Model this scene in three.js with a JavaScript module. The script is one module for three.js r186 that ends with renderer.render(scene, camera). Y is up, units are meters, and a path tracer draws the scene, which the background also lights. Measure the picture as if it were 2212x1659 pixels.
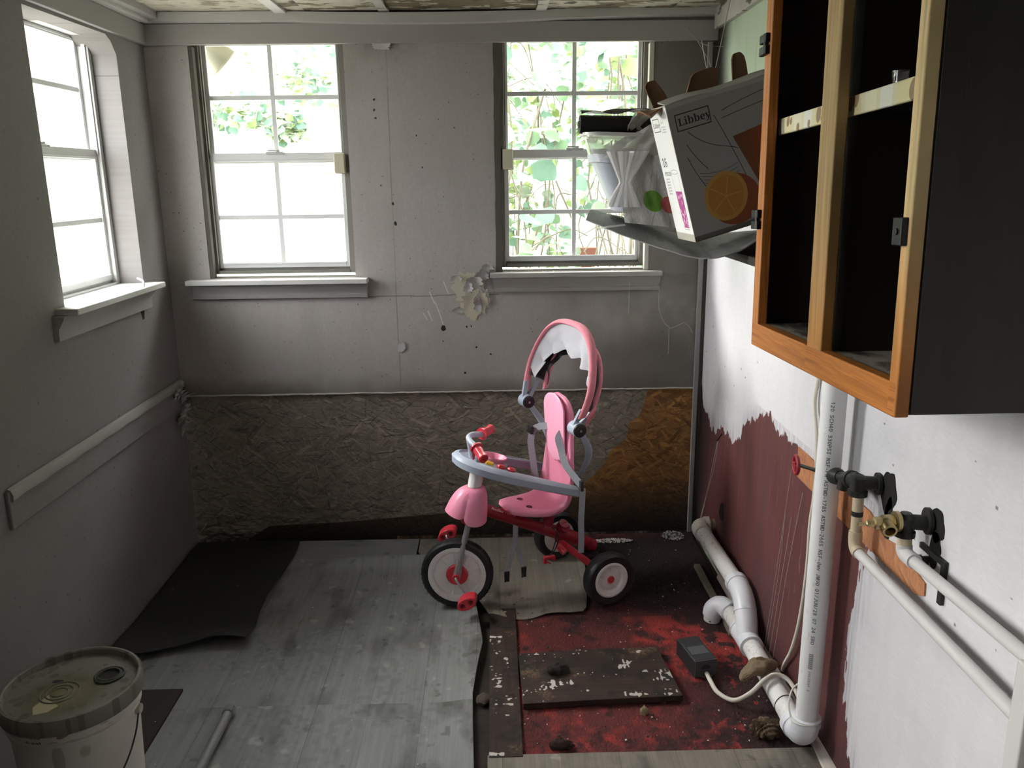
import * as THREE from 'three';
import { RoundedBoxGeometry } from 'three/addons/geometries/RoundedBoxGeometry.js';
import { mergeGeometries, toCreasedNormals } from 'three/addons/utils/BufferGeometryUtils.js';

// ---------- camera, sky, light, exposure ----------
const scene = new THREE.Scene();
const camera = new THREE.PerspectiveCamera(2 * Math.atan(829.5 / 1775) * 180 / Math.PI, 2212 / 1659, 0.05, 400);
{
  // a phone held at 1.55 m, tipped 14 degrees down and turned a little to the right
  const right = new THREE.Vector3(0.99967237, -0.01132683, 0.02295323);
  const up = new THREE.Vector3(0.01654521, 0.97017788, -0.24182873);
  const back = new THREE.Vector3(-0.01952957, 0.24212926, 0.97004743);
  camera.quaternion.setFromRotationMatrix(new THREE.Matrix4().makeBasis(right, up, back));
  camera.position.set(0, 1.55, 3.4156);
}
{
  // a hazy white sky, nearly even from the horizon up
  const w = 16, h = 64, d = new Float32Array(w * h * 4);
  for (let j = 0; j < h; j++) {
    const el = ((j + 0.5) / h - 0.5) * Math.PI, s = Math.max(0, Math.sin(el)), l = 0.85 + 0.15 * s;
    for (let i = 0; i < w; i++) d.set([l * 0.985, l, l * 1.01, 1], (j * w + i) * 4);
  }
  const t = new THREE.DataTexture(d, w, h, THREE.RGBAFormat, THREE.FloatType);
  t.mapping = THREE.EquirectangularReflectionMapping; t.magFilter = THREE.LinearFilter; t.needsUpdate = true;
  scene.background = t;
  scene.backgroundIntensity = 1;
}
// the bright part of the cloud cover, high beyond the left wall
const sun = new THREE.DirectionalLight(0xfffdf6, 1.5);
sun.position.set(-5.2, 4.2, -1.5); sun.target.position.set(0.6, 0.7, 1.1);
sun.castShadow = true; sun.shadow.radius = 115; sun.shadow.mapSize.set(2048, 2048);
Object.assign(sun.shadow.camera, { left: -4, right: 4, top: 4, bottom: -4, near: 0.5, far: 20 });
scene.add(sun, sun.target);
const renderer = new THREE.WebGLRenderer({ antialias: true });
renderer.toneMapping = THREE.LinearToneMapping;
renderer.toneMappingExposure = 18;
renderer.shadowMap.enabled = true;

// ---------- helpers ----------
let seed = 7;
const rnd = () => { seed = (seed + 0x6d2b79f5) | 0; let t = Math.imul(seed ^ (seed >>> 15), 1 | seed); t = (t + Math.imul(t ^ (t >>> 7), 61 | t)) ^ t; return ((t ^ (t >>> 14)) >>> 0) / 4294967296; };
const rr = (a, b) => a + (b - a) * rnd();
const clamp = (x, a = 0, b = 1) => Math.min(b, Math.max(a, x));
const mix = (a, b, t) => a + (b - a) * t;
const mix3 = (a, b, t) => [mix(a[0], b[0], t), mix(a[1], b[1], t), mix(a[2], b[2], t)];
const sstep = (a, b, x) => { const t = clamp((x - a) / (b - a)); return t * t * (3 - 2 * t); };
const hash = (x, y) => { let h = Math.imul(x | 0, 374761393) + Math.imul(y | 0, 668265263); h = Math.imul(h ^ (h >>> 13), 1274126177); return ((h ^ (h >>> 16)) >>> 0) / 4294967296; };
function noise(x, y) {
  const ix = Math.floor(x), iy = Math.floor(y), fx = x - ix, fy = y - iy, u = fx * fx * (3 - 2 * fx), v = fy * fy * (3 - 2 * fy);
  return mix(mix(hash(ix, iy), hash(ix + 1, iy), u), mix(hash(ix, iy + 1), hash(ix + 1, iy + 1), u), v);
}
function fbm(x, y, n = 4) { let s = 0, a = 0.5, t = 0; for (let i = 0; i < n; i++) { s += a * noise(x, y); t += a; a *= 0.5; x = x * 2.03 + 17.1; y = y * 2.01 + 5.3; } return s / t; }
const V = (x, y, z) => new THREE.Vector3(x, y, z);
// a texture painted per pixel: f(u, v) gives sRGB 0..1; v = 0 is the bottom row
function paint(w, h, f, grey) {
  const d = new Uint8Array(w * h * 4);
  for (let j = 0; j < h; j++) for (let i = 0; i < w; i++) {
    const c = f((i + 0.5) / w, (j + 0.5) / h), o = (j * w + i) * 4;
    if (grey) d[o] = d[o + 1] = d[o + 2] = clamp(c) * 255;
    else { d[o] = clamp(c[0]) * 255; d[o + 1] = clamp(c[1]) * 255; d[o + 2] = clamp(c[2]) * 255; }
    d[o + 3] = 255;
  }
  const t = new THREE.DataTexture(d, w, h);
  if (!grey) t.colorSpace = THREE.SRGBColorSpace;
  t.magFilter = THREE.LinearFilter; t.wrapS = t.wrapT = THREE.RepeatWrapping; t.needsUpdate = true;
  return t;
}
function canvasTex(w, h, draw) {
  const c = document.createElement('canvas'); c.width = w; c.height = h; draw(c.getContext('2d'), w, h);
  const t = new THREE.CanvasTexture(c); t.colorSpace = THREE.SRGBColorSpace; t.wrapS = t.wrapT = THREE.RepeatWrapping; return t;
}
const std = (color, roughness = 0.8, o = {}) => new THREE.MeshStandardMaterial({ color, roughness, ...o });
const phys = (o) => new THREE.MeshPhysicalMaterial(o);
const names = {};
function numbered(n) { const k = names[n] = (names[n] ?? -1) + 1; return k ? `${n}_${String(k).padStart(3, '0')}` : n; }
function tag(o, label, category, group) { Object.assign(o.userData, { label, category }); if (group) o.userData.group = group; return o; }
function shade(o) { o.castShadow = o.receiveShadow = true; return o; }
function obj(name, geo, m, parent = scene) {
  if (Array.isArray(geo)) geo = merge(geo);
  const o = shade(new THREE.Mesh(geo, m)); o.name = parent === scene ? numbered(name) : name; parent.add(o); return o;
}
function struct(name, geo, m, parent = scene) { const o = obj(name, geo, m, parent); o.userData.kind = 'structure'; return o; }
function thing(name, label, category, p = [0, 0, 0], turn = 0, group) {
  const o = new THREE.Group(); o.name = numbered(name); o.position.set(...p); o.rotation.y = turn; scene.add(o); return tag(o, label, category, group);
}
function merge(list) {
  list = list.map((g) => { g = g.index ? g.toNonIndexed() : g; for (const k of Object.keys(g.attributes)) if (!['position', 'normal', 'uv'].includes(k)) g.deleteAttribute(k); if (!g.attributes.uv) g.setAttribute('uv', new THREE.BufferAttribute(new Float32Array(g.attributes.position.count * 2), 2)); return g; });
  return mergeGeometries(list);
}
// uv in metres by the face's main direction (own axes), after offset/scale
function boxUV(g, s = 1, turn = false) {
  g = g.index ? g.toNonIndexed() : g; const p = g.attributes.position, uv = new Float32Array(p.count * 2), A = V(), B = V(), C = V(), N = V();
  for (let i = 0; i < p.count; i += 3) {
    A.fromBufferAttribute(p, i); B.fromBufferAttribute(p, i + 1); C.fromBufferAttribute(p, i + 2); N.copy(B).sub(A).cross(C.clone().sub(A));
    const x = Math.abs(N.x), y = Math.abs(N.y), z = Math.abs(N.z);
    [A, B, C].forEach((q, k) => { let u, v; if (x >= y && x >= z) { u = q.z; v = q.y; } else if (y >= z) { u = q.x; v = q.z; } else { u = q.x; v = q.y; } if (turn) [u, v] = [v, u]; uv[(i + k) * 2] = u * s; uv[(i + k) * 2 + 1] = v * s; });
  }
  g.setAttribute('uv', new THREE.BufferAttribute(uv, 2)); return g;
}
// uv from two position axes mapped to 0..1 over a rectangle
function planarUV(g, ax, ay, x0, y0, w, h) {
  const p = g.attributes.position, uv = new Float32Array(p.count * 2);
  for (let i = 0; i < p.count; i++) { uv[i * 2] = (p.array[i * 3 + ax] - x0) / w; uv[i * 2 + 1] = (p.array[i * 3 + ay] - y0) / h; }
  g.setAttribute('uv', new THREE.BufferAttribute(uv, 2)); return g;
}
function box(x0, x1, y0, y1, z0, z1, r = 0.002, turn) {
  const w = Math.abs(x1 - x0), h = Math.abs(y1 - y0), d = Math.abs(z1 - z0), q = Math.min(r, w / 2.01, h / 2.01, d / 2.01);
  const g = q > 0 ? new RoundedBoxGeometry(w, h, d, 1, q) : new THREE.BoxGeometry(w, h, d);
  g.translate((x0 + x1) / 2, (y0 + y1) / 2, (z0 + z1) / 2); return boxUV(g, 1, turn);
}
const curve = (pts, closed = false, type = 'centripetal') => new THREE.CatmullRomCurve3(pts.map((p) => (p.isVector3 ? p : V(...p))), closed, type);
function tube(pts, r, seg = 40, rad = 12, closed = false, caps = true) {
  const c = pts.isCurve || pts.getPoint ? pts : curve(pts, closed), list = [new THREE.TubeGeometry(c, seg, r, rad, closed)];
  if (caps && !closed) for (const [t, s] of [[0, -1], [1, 1]]) { const g = new THREE.CircleGeometry(r, rad), d = c.getTangent(t).multiplyScalar(s); g.applyQuaternion(new THREE.Quaternion().setFromUnitVectors(V(0, 0, 1), d)); const p = c.getPoint(t); g.translate(p.x, p.y, p.z); list.push(g); }
  return merge(list);
}
// straight rod from a to b
function rod(a, b, r0, r1 = r0, rad = 20) {
  a = a.isVector3 ? a : V(...a); b = b.isVector3 ? b : V(...b); const d = b.clone().sub(a), l = d.length();
  const g = new THREE.CylinderGeometry(r1, r0, l, rad, 1); g.applyQuaternion(new THREE.Quaternion().setFromUnitVectors(V(0, 1, 0), d.normalize())); g.translate(...a.clone().add(b).multiplyScalar(0.5).toArray()); return g;
}
// a profile [radius, height] turned about an axis from point p along direction d
function lathe(prof, p, d, seg = 40) {
  const g = toCreasedNormals(new THREE.LatheGeometry(prof.map((q) => new THREE.Vector2(q[0], q[1])), seg), 0.6);
  g.applyQuaternion(new THREE.Quaternion().setFromUnitVectors(V(0, 1, 0), (d.isVector3 ? d.clone() : V(...d)).normalize())); const q = p.isVector3 ? p : V(...p); g.translate(q.x, q.y, q.z); return g;
}
// a grid surface f(u, v) -> Vector3 with thickness t
function sheet(f, nu, nv, t = 0.002, uvf) {
  const P = [], N = [], n = (nu + 1) * (nv + 1), e = 1e-3;
  for (let j = 0; j <= nv; j++) for (let i = 0; i <= nu; i++) {
    const u = i / nu, v = j / nv, p = f(u, v), a = f(Math.min(1, u + e), v).sub(f(Math.max(0, u - e), v)), b = f(u, Math.min(1, v + e)).sub(f(u, Math.max(0, v - e)));
    P.push(p); N.push(a.cross(b).normalize());
  }
  const pos = [], uv = [], idx = [];
  for (const s of [0.5, -0.5]) for (let k = 0; k < n; k++) { const p = P[k].clone().addScaledVector(N[k], s * t); pos.push(p.x, p.y, p.z); const i = k % (nu + 1), j = Math.floor(k / (nu + 1)); if (uvf) uv.push(...uvf(P[k], i / nu, j / nv)); else uv.push(i / nu, j / nv); }
  const id = (i, j, s) => s * n + j * (nu + 1) + i;
  for (let j = 0; j < nv; j++) for (let i = 0; i < nu; i++) { let [a, b, c, d] = [id(i, j, 0), id(i + 1, j, 0), id(i + 1, j + 1, 0), id(i, j + 1, 0)]; idx.push(a, b, c, a, c, d); [a, b, c, d] = [a + n, b + n, c + n, d + n]; idx.push(a, c, b, a, d, c); }
  const side = (a, b) => idx.push(b, a, a + n, b, a + n, b + n);
  for (let i = 0; i < nu; i++) { side(id(i, 0, 0), id(i + 1, 0, 0)); side(id(i + 1, nv, 0), id(i, nv, 0)); }
  for (let j = 0; j < nv; j++) { side(id(0, j + 1, 0), id(0, j, 0)); side(id(nu, j, 0), id(nu, j + 1, 0)); }
  const g = new THREE.BufferGeometry(); g.setAttribute('position', new THREE.Float32BufferAttribute(pos, 3)); g.setAttribute('uv', new THREE.Float32BufferAttribute(uv, 2)); g.setIndex(idx); g.computeVertexNormals();
  return toCreasedNormals(g, 0.9);
}
// closed rings joined into a skin with end caps
function loft(rings, closedLoop = false) {
  const m = rings[0].length, pos = [], uv = [], idx = [], R = rings.length;
  rings.forEach((r, j) => r.forEach((p, i) => { pos.push(p.x, p.y, p.z); uv.push(i / m, j / (R - 1)); }));
  const rows = closedLoop ? R : R - 1;
  for (let j = 0; j < rows; j++) for (let i = 0; i < m; i++) { const a = j * m + i, b = j * m + (i + 1) % m, c = ((j + 1) % R) * m + (i + 1) % m, d = ((j + 1) % R) * m + i; idx.push(a, b, c, a, c, d); }
  if (!closedLoop) for (const [j, s] of [[0, 1], [R - 1, 0]]) { const c = rings[j].reduce((q, p) => q.add(p), V(0, 0, 0)).multiplyScalar(1 / m), k = pos.length / 3; pos.push(c.x, c.y, c.z); uv.push(0.5, 0.5); for (let i = 0; i < m; i++) { const a = j * m + i, b = j * m + (i + 1) % m; s ? idx.push(k, b, a) : idx.push(k, a, b); } }
  const g = new THREE.BufferGeometry(); g.setAttribute('position', new THREE.Float32BufferAttribute(pos, 3)); g.setAttribute('uv', new THREE.Float32BufferAttribute(uv, 2)); g.setIndex(idx); g.computeVertexNormals(); return toCreasedNormals(g, 0.7);
}
// a flat strap of width w along points, its flat side facing direction f (at each point)
function strap(pts, w, face, t = 0.0016, n = 40) {
  const c = curve(pts), F = face.isVector3 ? face : V(...face);
  return sheet((u, v) => { const p = c.getPoint(u), T = c.getTangent(u), s = T.clone().cross(F).normalize(); return p.addScaledVector(s, (v - 0.5) * w); }, n, 2, t, (p, u, v) => [u * c.getLength(), v * w]);
}
function extrudePoly(pts, depth, holes = [], bevel = 0) {
  const s = new THREE.Shape(pts.map((p) => new THREE.Vector2(...p))); for (const h of holes) s.holes.push(new THREE.Path(h.map((p) => new THREE.Vector2(...p))));
  return new THREE.ExtrudeGeometry(s, { depth, bevelEnabled: bevel > 0, bevelSize: bevel, bevelThickness: bevel, bevelSegments: 1, steps: 1, curveSegments: 12 });
}
const rect = (x0, x1, y0, y1) => [[x0, y0], [x1, y0], [x1, y1], [x0, y1]];
// ---------- textures and materials of the shell ----------
const LX = -1.337, RX = 0.885, CY = 2.17, FZ = 4.6;
const speck = (u, v, n, k) => { const x = u * n, y = v * n, ix = Math.floor(x), iy = Math.floor(y); if (hash(ix + 91, iy + k) > 0.012) return 0; const dx = x - ix - 0.3 - 0.4 * hash(ix, iy + k + 7), dy = y - iy - 0.3 - 0.4 * hash(ix + 3, iy + k); return dx * dx + dy * dy < 0.006 + 0.035 * hash(ix + 5, iy + k) ? 1 : 0; };
// grey wall paint; x, y in metres on the back wall
const marks = [[-0.405, 1.457, 0.006], [-0.398, 1.38, 0.008], [-0.45, 1.53, 0.004], [-0.217, 0.944, 0.013], [-0.46, 1.86, 0.005], [-0.462, 1.82, 0.005], [-0.458, 1.79, 0.004], [-0.12, 0.95, 0.005], [-0.1, 0.95, 0.004], [-0.22, 0.89, 0.003], [-0.08, 0.86, 0.004], [-0.02, 0.83, 0.004], [-0.13, 0.75, 0.005], [-0.3, 1.72, 0.004], [-0.28, 1.6, 0.003], [-0.15, 1.75, 0.003]];
const backTex = paint(1024, 1024, (u, v) => {
  const x = LX + u * 2.222, y = v * CY;
  let c = mix3([0.625, 0.605, 0.59], [0.67, 0.65, 0.635], fbm(x * 3, y * 3));
  c = mix3(c, [0.55, 0.53, 0.5], 0.25 * sstep(0.45, 0.8, fbm(x * 9 + 3, y * 2.2, 4)));
  const g = 1 + 0.03 * (noise(x * 400, y * 60) - 0.5) + 0.03 * (noise(x * 140, y * 140) - 0.5); c = c.map((q) => q * g);
  // soot along ceiling and board below; on the right, dirt plus painted light falloff
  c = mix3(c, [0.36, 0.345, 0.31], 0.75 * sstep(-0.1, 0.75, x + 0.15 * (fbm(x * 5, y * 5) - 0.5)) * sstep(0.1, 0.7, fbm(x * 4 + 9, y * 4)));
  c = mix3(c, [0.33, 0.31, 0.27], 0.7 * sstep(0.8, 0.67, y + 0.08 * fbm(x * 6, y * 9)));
  const drip = sstep(0.16, 0, Math.abs(x + 0.42 - 0.03 * noise(y * 8, 1))) * sstep(2.0, 2.14, y + 0.08 * fbm(x * 30, y * 12)); c = mix3(c, [0.2, 0.19, 0.15], 0.7 * drip * fbm(x * 40, y * 30));
  const seam = Math.abs(x + 0.405 + 0.004 * noise(y * 5, 3)); if (seam < 0.0018 && y > 0.7) c = mix3(c, [0.44, 0.42, 0.4], 0.5);
  const seam2 = Math.abs(y - 1.09 + 0.012 * noise(x * 7, 2)); if (seam2 < 0.0022 && x > -0.53 && x < 0.02) c = mix3(c, [0.4, 0.38, 0.35], 0.6);
  for (const m of marks) { const d = Math.hypot(x - m[0], (y - m[1]) * 0.8) + 0.003 * (noise(x * 300, y * 300) - 0.5); if (d < m[2] * 0.8) c = [0.1, 0.09, 0.08]; }
  // scratches left of the peeled patch
  if (speck(u, v, 210, 2)) c = mix3(c, [0.16, 0.15, 0.13], 0.6);
  for (const [a, b, l] of [[-0.27, 1.1, 0.05], [-0.25, 1.06, 0.05], [-0.235, 1.02, 0.06], [-0.28, 1.02, 0.045], [-0.21, 1.14, 0.05], [-0.3, 1.01, 0.03]]) { const t = (b - y) / l; if (t > 0 && t < 1 && Math.abs(x - a - 0.018 * t) < 0.0016) c = [0.82, 0.81, 0.79]; }
  return c;
});
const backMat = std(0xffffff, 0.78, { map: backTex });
const leftTex = paint(1024, 768, (u, v) => {
  const x = u * 2.4, y = v * CY;
  let c = mix3([0.46, 0.448, 0.44], [0.5, 0.488, 0.48], fbm(x * 3, y * 3));
  const g = 1 + 0.05 * (noise(x * 160, y * 160) - 0.5); c = c.map((q) => q * g);
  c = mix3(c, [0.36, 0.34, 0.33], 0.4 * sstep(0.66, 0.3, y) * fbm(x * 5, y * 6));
  if (speck(u, v, 120, 5)) c = mix3(c, [0.2, 0.19, 0.18], 0.5);
  return c;
});
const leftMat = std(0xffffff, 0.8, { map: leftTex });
const edge = [[0, 0.70], [0.05, 0.60], [0.16, 0.56], [0.252, 0.542], [0.345, 0.6], [0.45, 0.575], [0.589, 0.622], [0.613, 0.678], [0.72, 0.735], [0.775, 0.763], [0.839, 0.806], [0.9, 0.8], [0.959, 0.772], [1.042, 0.775], [1.147, 0.779], [1.25, 0.765], [1.45, 0.735], [1.641, 0.697]];
const edge2 = [[0, 1.69], [0.09, 1.647], [0.16, 1.6], [0.247, 1.568], [0.34, 1.56], [0.437, 1.552], [0.523, 1.589], [0.633, 1.6], [0.7, 1.645], [0.72, 1.6]];
const lerpList = (L, x) => { for (let i = 1; i < L.length; i++) if (x <= L[i][0]) return mix(L[i - 1][1], L[i][1], clamp((x - L[i - 1][0]) / (L[i][0] - L[i - 1][0]))); return L[L.length - 1][1]; };
const rightTex = paint(1400, 1024, (u, v) => {
  const z = u * 2.8, y = v * CY;
  let c = mix3([0.815, 0.81, 0.825], [0.85, 0.845, 0.855], fbm(z * 3 + 5, y * 3));
  c = mix3(c, [0.72, 0.715, 0.735], 0.35 * sstep(0.5, 0.8, fbm(z * 2 + 2, y * 6)));
  const g = 1 + 0.035 * (noise(z * 90, y * 500) - 0.5) + 0.02 * (noise(z * 40, y * 9) - 0.5); c = c.map((q) => q * g);
  if (speck(u, v, 110, 11) && noise(z * 3, y * 3) > 0.45) c = mix3(c, [0.3, 0.29, 0.29], 0.6);
  // pale green upper boards
  if (y > 1.72) { c = mix3([0.66, 0.72, 0.63], [0.72, 0.78, 0.69], fbm(z * 8, y * 2)); c = mix3(c, [0.45, 0.5, 0.42], 0.45 * sstep(0.5, 0.8, fbm(z * 20, y * 2.2))); c = mix3(c, [0.2, 0.2, 0.17], sstep(0.22, 0.02, z - 0.05 * fbm(y * 20, 2))); }
  // old maroon paint that the white coat did not reach, with a ragged brushed edge
  const rag = 0.05 * (fbm(z * 26, y * 10, 4) - 0.5) + 0.03 * (noise(z * 130, y * 30) - 0.5);
  const inside = z < 1.72 && y + rag < lerpList(edge, z) && z + rag * 0.8 < lerpList(edge2, y);
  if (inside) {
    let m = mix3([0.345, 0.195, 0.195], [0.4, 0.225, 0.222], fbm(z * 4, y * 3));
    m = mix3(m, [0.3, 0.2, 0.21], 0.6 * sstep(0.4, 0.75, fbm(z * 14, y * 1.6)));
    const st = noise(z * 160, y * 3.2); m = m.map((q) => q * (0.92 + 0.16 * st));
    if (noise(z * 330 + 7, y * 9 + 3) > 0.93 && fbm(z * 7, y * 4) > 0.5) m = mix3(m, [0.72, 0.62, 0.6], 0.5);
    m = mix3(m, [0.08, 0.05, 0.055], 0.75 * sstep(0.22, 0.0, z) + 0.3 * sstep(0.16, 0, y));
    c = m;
  } else if (z < 1.75 && y < 0.8) { const near = Math.min(Math.abs(y - lerpList(edge, z)), Math.abs(z - lerpList(edge2, y))); c = mix3(c, [0.5, 0.49, 0.53], 0.5 * sstep(0.09, 0, near) * noise(z * 200, y * 8)); }
  return c;
});
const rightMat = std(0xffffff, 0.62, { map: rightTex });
const whitePaint = std(new THREE.Color().setRGB(0.5, 0.49, 0.47), 0.6);
const greyTrim = std(new THREE.Color().setRGB(0.33, 0.32, 0.305), 0.7);
const dirtTex = paint(512, 512, (u, v) => { const n = fbm(u * 24, v * 24, 4); let c = mix3([0.62, 0.61, 0.58], [0.7, 0.69, 0.66], n); return mix3(c, [0.2, 0.19, 0.15], 0.8 * sstep(0.62, 0.75, fbm(u * 12 + 7, v * 40, 4))); });
const dirtyTrim = std(0xffffff, 0.7, { map: dirtTex });
const mouldTrim = std(new THREE.Color().setRGB(0.09, 0.085, 0.07), 0.85);
const alu = std(new THREE.Color().setRGB(0.47, 0.48, 0.47), 0.45);
const glass = phys({ color: 0xffffff, roughness: 0, transmission: 1, thickness: 0, ior: 1.45 });
const raw = std(new THREE.Color().setRGB(0.25, 0.2, 0.13), 0.85);
function strands(ctx, w, h, n, pal, len, wid) {
  for (let i = 0; i < n; i++) {
    const x = rnd() * w, y = rnd() * h, a = rr(-0.9, 0.9) + (rnd() < 0.2 ? 1.3 : 0), l = rr(len * 0.4, len), b = rr(wid * 0.3, wid), c = pal[Math.floor(rnd() * pal.length)], k = rr(0.86, 1.14);
    ctx.save(); ctx.translate(x, y); ctx.rotate(a); ctx.fillStyle = `rgba(${c.map((q) => Math.round(q * k)).join(',')},0.75)`;
    ctx.beginPath(); ctx.moveTo(-l / 2, -b / 2 + rr(-2, 2)); ctx.lineTo(l / 2, -b / 2 + rr(-3, 3)); ctx.lineTo(l / 2 + rr(-6, 6), b / 2); ctx.lineTo(-l / 2 + rr(-6, 6), b / 2 + rr(-2, 2)); ctx.fill();
    if (rnd() < 0.45) { ctx.strokeStyle = `rgba(20,15,10,${rr(0.15, 0.6).toFixed(2)})`; ctx.lineWidth = rr(0.6, 2.2); ctx.beginPath(); ctx.moveTo(-l / 2, b / 2); ctx.lineTo(l / 2, b / 2); ctx.stroke(); }
    ctx.restore();
  }
}
const osbTex = canvasTex(2048, 620, (c, w, h) => {
  c.fillStyle = '#7f796b'; c.fillRect(0, 0, w, h); strands(c, w, h, 2600, [[134, 126, 113], [126, 119, 106], [144, 135, 121], [114, 107, 96]], 95, 15);
  // raw orange board that was never painted, right of a ragged line
  c.save(); c.beginPath(); c.moveTo(1840, 0); let p = [[1835, 30], [1815, 80], [1800, 120], [1760, 150], [1745, 220], [1700, 260], [1660, 330], [1590, 400], [1480, 455], [1300, 500], [1000, 520], [600, 545], [300, 560], [200, 620], [2048, 620], [2048, 0]];
  for (const q of p) { c.lineTo(q[0] + rr(-9, 9), q[1] + rr(-7, 7)); } c.closePath(); c.clip();
  c.fillStyle = '#8a6436'; c.fillRect(0, 0, w, h); strands(c, w, h, 2400, [[152, 108, 56], [136, 95, 48], [168, 124, 70], [120, 82, 43]], 90, 17);
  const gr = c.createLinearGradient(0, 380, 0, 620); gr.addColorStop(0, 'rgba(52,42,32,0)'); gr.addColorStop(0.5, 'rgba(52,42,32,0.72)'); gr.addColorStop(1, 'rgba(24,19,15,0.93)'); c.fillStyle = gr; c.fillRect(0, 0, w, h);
  c.restore();
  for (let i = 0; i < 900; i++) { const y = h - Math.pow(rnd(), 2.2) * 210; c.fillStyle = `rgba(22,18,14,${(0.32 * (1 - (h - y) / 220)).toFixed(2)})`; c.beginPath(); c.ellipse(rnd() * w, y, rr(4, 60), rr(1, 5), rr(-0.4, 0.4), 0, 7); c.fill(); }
  for (let i = 0; i < 700; i++) { const x = rnd() * w, y = rnd() * h, a = rr(-0.9, 0.9), l = rr(8, 60); c.strokeStyle = `rgba(20,16,12,${rr(0.2, 0.75).toFixed(2)})`; c.lineWidth = rr(0.8, 2.6); c.beginPath(); c.moveTo(x, y); c.quadraticCurveTo(x + l * Math.cos(a) * 0.5, y + l * Math.sin(a) * 0.5 + rr(-6, 6), x + l * Math.cos(a), y + l * Math.sin(a)); c.stroke(); }
});
osbTex.wrapS = osbTex.wrapT = THREE.ClampToEdgeWrapping;
const osbBump = canvasTex(1024, 310, (c, w, h) => { c.fillStyle = '#777'; c.fillRect(0, 0, w, h); strands(c, w, h, 2400, [[120, 120, 120], [150, 150, 150], [90, 90, 90], [175, 175, 175]], 48, 9); }); osbBump.colorSpace = THREE.NoColorSpace;
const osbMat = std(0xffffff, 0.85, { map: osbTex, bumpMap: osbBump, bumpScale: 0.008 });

// ---------- walls, floor, ceiling ----------
const W1 = { x0: -1.168, x1: -0.572, y0: 1.165, y1: 2.12 }, W2 = { x0: 0.02, x1: 0.64, y0: 1.178, y1: 2.12 }, W3 = { z0: 0.25, z1: 0.846, y0: 1.162, y1: 2.055 }, W4 = { z0: 1.95, z1: 2.55, y0: 1.162, y1: 2.055 };
const hole = (w) => rect(w.x0, w.x1, w.y0, w.y1);
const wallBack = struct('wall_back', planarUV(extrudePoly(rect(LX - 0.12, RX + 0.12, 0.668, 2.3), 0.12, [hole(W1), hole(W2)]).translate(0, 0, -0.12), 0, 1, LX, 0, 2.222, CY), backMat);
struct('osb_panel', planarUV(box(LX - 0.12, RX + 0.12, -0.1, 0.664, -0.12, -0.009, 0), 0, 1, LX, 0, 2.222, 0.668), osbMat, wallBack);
delete wallBack.children[0].userData.kind;
// the ragged lip of plaster where the upper wall ends over the board
obj('plaster_lip', sheet((u, v) => { const x = mix(LX, RX - 0.03, u); return V(x, 0.664 + 0.007 * v + 0.004 * (fbm(x * 30, 3) - 0.5), -0.006 + 0.012 * Math.sin(v * Math.PI) * (0.5 + fbm(x * 20, v * 3))); }, 160, 4, 0.003), std(new THREE.Color().setRGB(0.42, 0.4, 0.36), 0.9), wallBack);
const toLeft = new THREE.Matrix4().set(0, 0, -1, LX, 0, 1, 0, 0, 1, 0, 0, 0, 0, 0, 0, 1), toRight = new THREE.Matrix4().set(0, 0, 1, RX, 0, 1, 0, 0, -1, 0, 0, 0, 0, 0, 0, 1);
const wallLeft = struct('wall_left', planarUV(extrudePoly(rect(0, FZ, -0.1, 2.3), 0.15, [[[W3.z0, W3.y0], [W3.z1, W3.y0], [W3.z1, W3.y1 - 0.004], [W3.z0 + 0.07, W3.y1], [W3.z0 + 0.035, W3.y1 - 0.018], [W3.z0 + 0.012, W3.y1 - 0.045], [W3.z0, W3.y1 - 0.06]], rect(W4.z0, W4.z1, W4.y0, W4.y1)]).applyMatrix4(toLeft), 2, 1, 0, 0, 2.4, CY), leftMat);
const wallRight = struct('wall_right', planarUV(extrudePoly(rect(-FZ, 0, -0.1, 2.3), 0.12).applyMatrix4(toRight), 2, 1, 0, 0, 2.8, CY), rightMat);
struct('wall_front', planarUV(box(LX - 0.12, RX + 0.12, -0.1, 2.3, FZ, FZ + 0.12, 0), 0, 1, LX, 0, 2.222, CY), leftMat);
const subTex = paint(512, 512, (u, v) => { const n = fbm(u * 30, v * 8, 5); return mix3([0.1, 0.08, 0.065], [0.26, 0.215, 0.17], n * (0.6 + 0.5 * noise(u * 4, v * 60))); });
struct('floor', planarUV(box(LX - 0.12, RX + 0.12, -0.12, -0.014, -0.12, FZ + 0.12, 0), 0, 2, 0, 0, 0.9, 0.9), std(0xffffff, 0.9, { map: subTex }));
// ceiling: boards in three tones between painted battens
const ceilTex = [0, 1, 2].map((k) => paint(512, 512, (u, v) => {
  let c = mix3([0.66, 0.645, 0.58], [0.74, 0.725, 0.66], fbm(u * 6, v * 6));
  const flake = sstep(0.48, 0.52, fbm(u * 9 + k * 31, v * 22 + k * 7, 5) - [0.14, 0.02, -0.1][k]);
  c = mix3(c, mix3([0.42, 0.37, 0.27], [0.3, 0.26, 0.19], noise(u * 60, v * 300)), flake * [0.5, 0.8, 0.85][k]);
  if (noise(u * 12, v * 300) > 0.8) c = c.map((q) => q * 0.78);
  return mix3(c, [0.16, 0.15, 0.11], 0.8 * sstep(0.62, 0.8, fbm(u * 14 + k * 11, v * 14, 4)) * (k > 0 ? 1 : 0.3));
}));
const ceilMat = ceilTex.map((t) => std(0xffffff, 0.85, { map: t }));
const ceiling = struct('ceiling', planarUV(box(LX - 0.12, RX + 0.12, 2.195, 2.32, -0.12, FZ + 0.12, 0), 0, 2, 0, 0, 1, 1), raw);
const ceilX = [LX, -0.79, -0.40, 0.2, RX];
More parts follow.
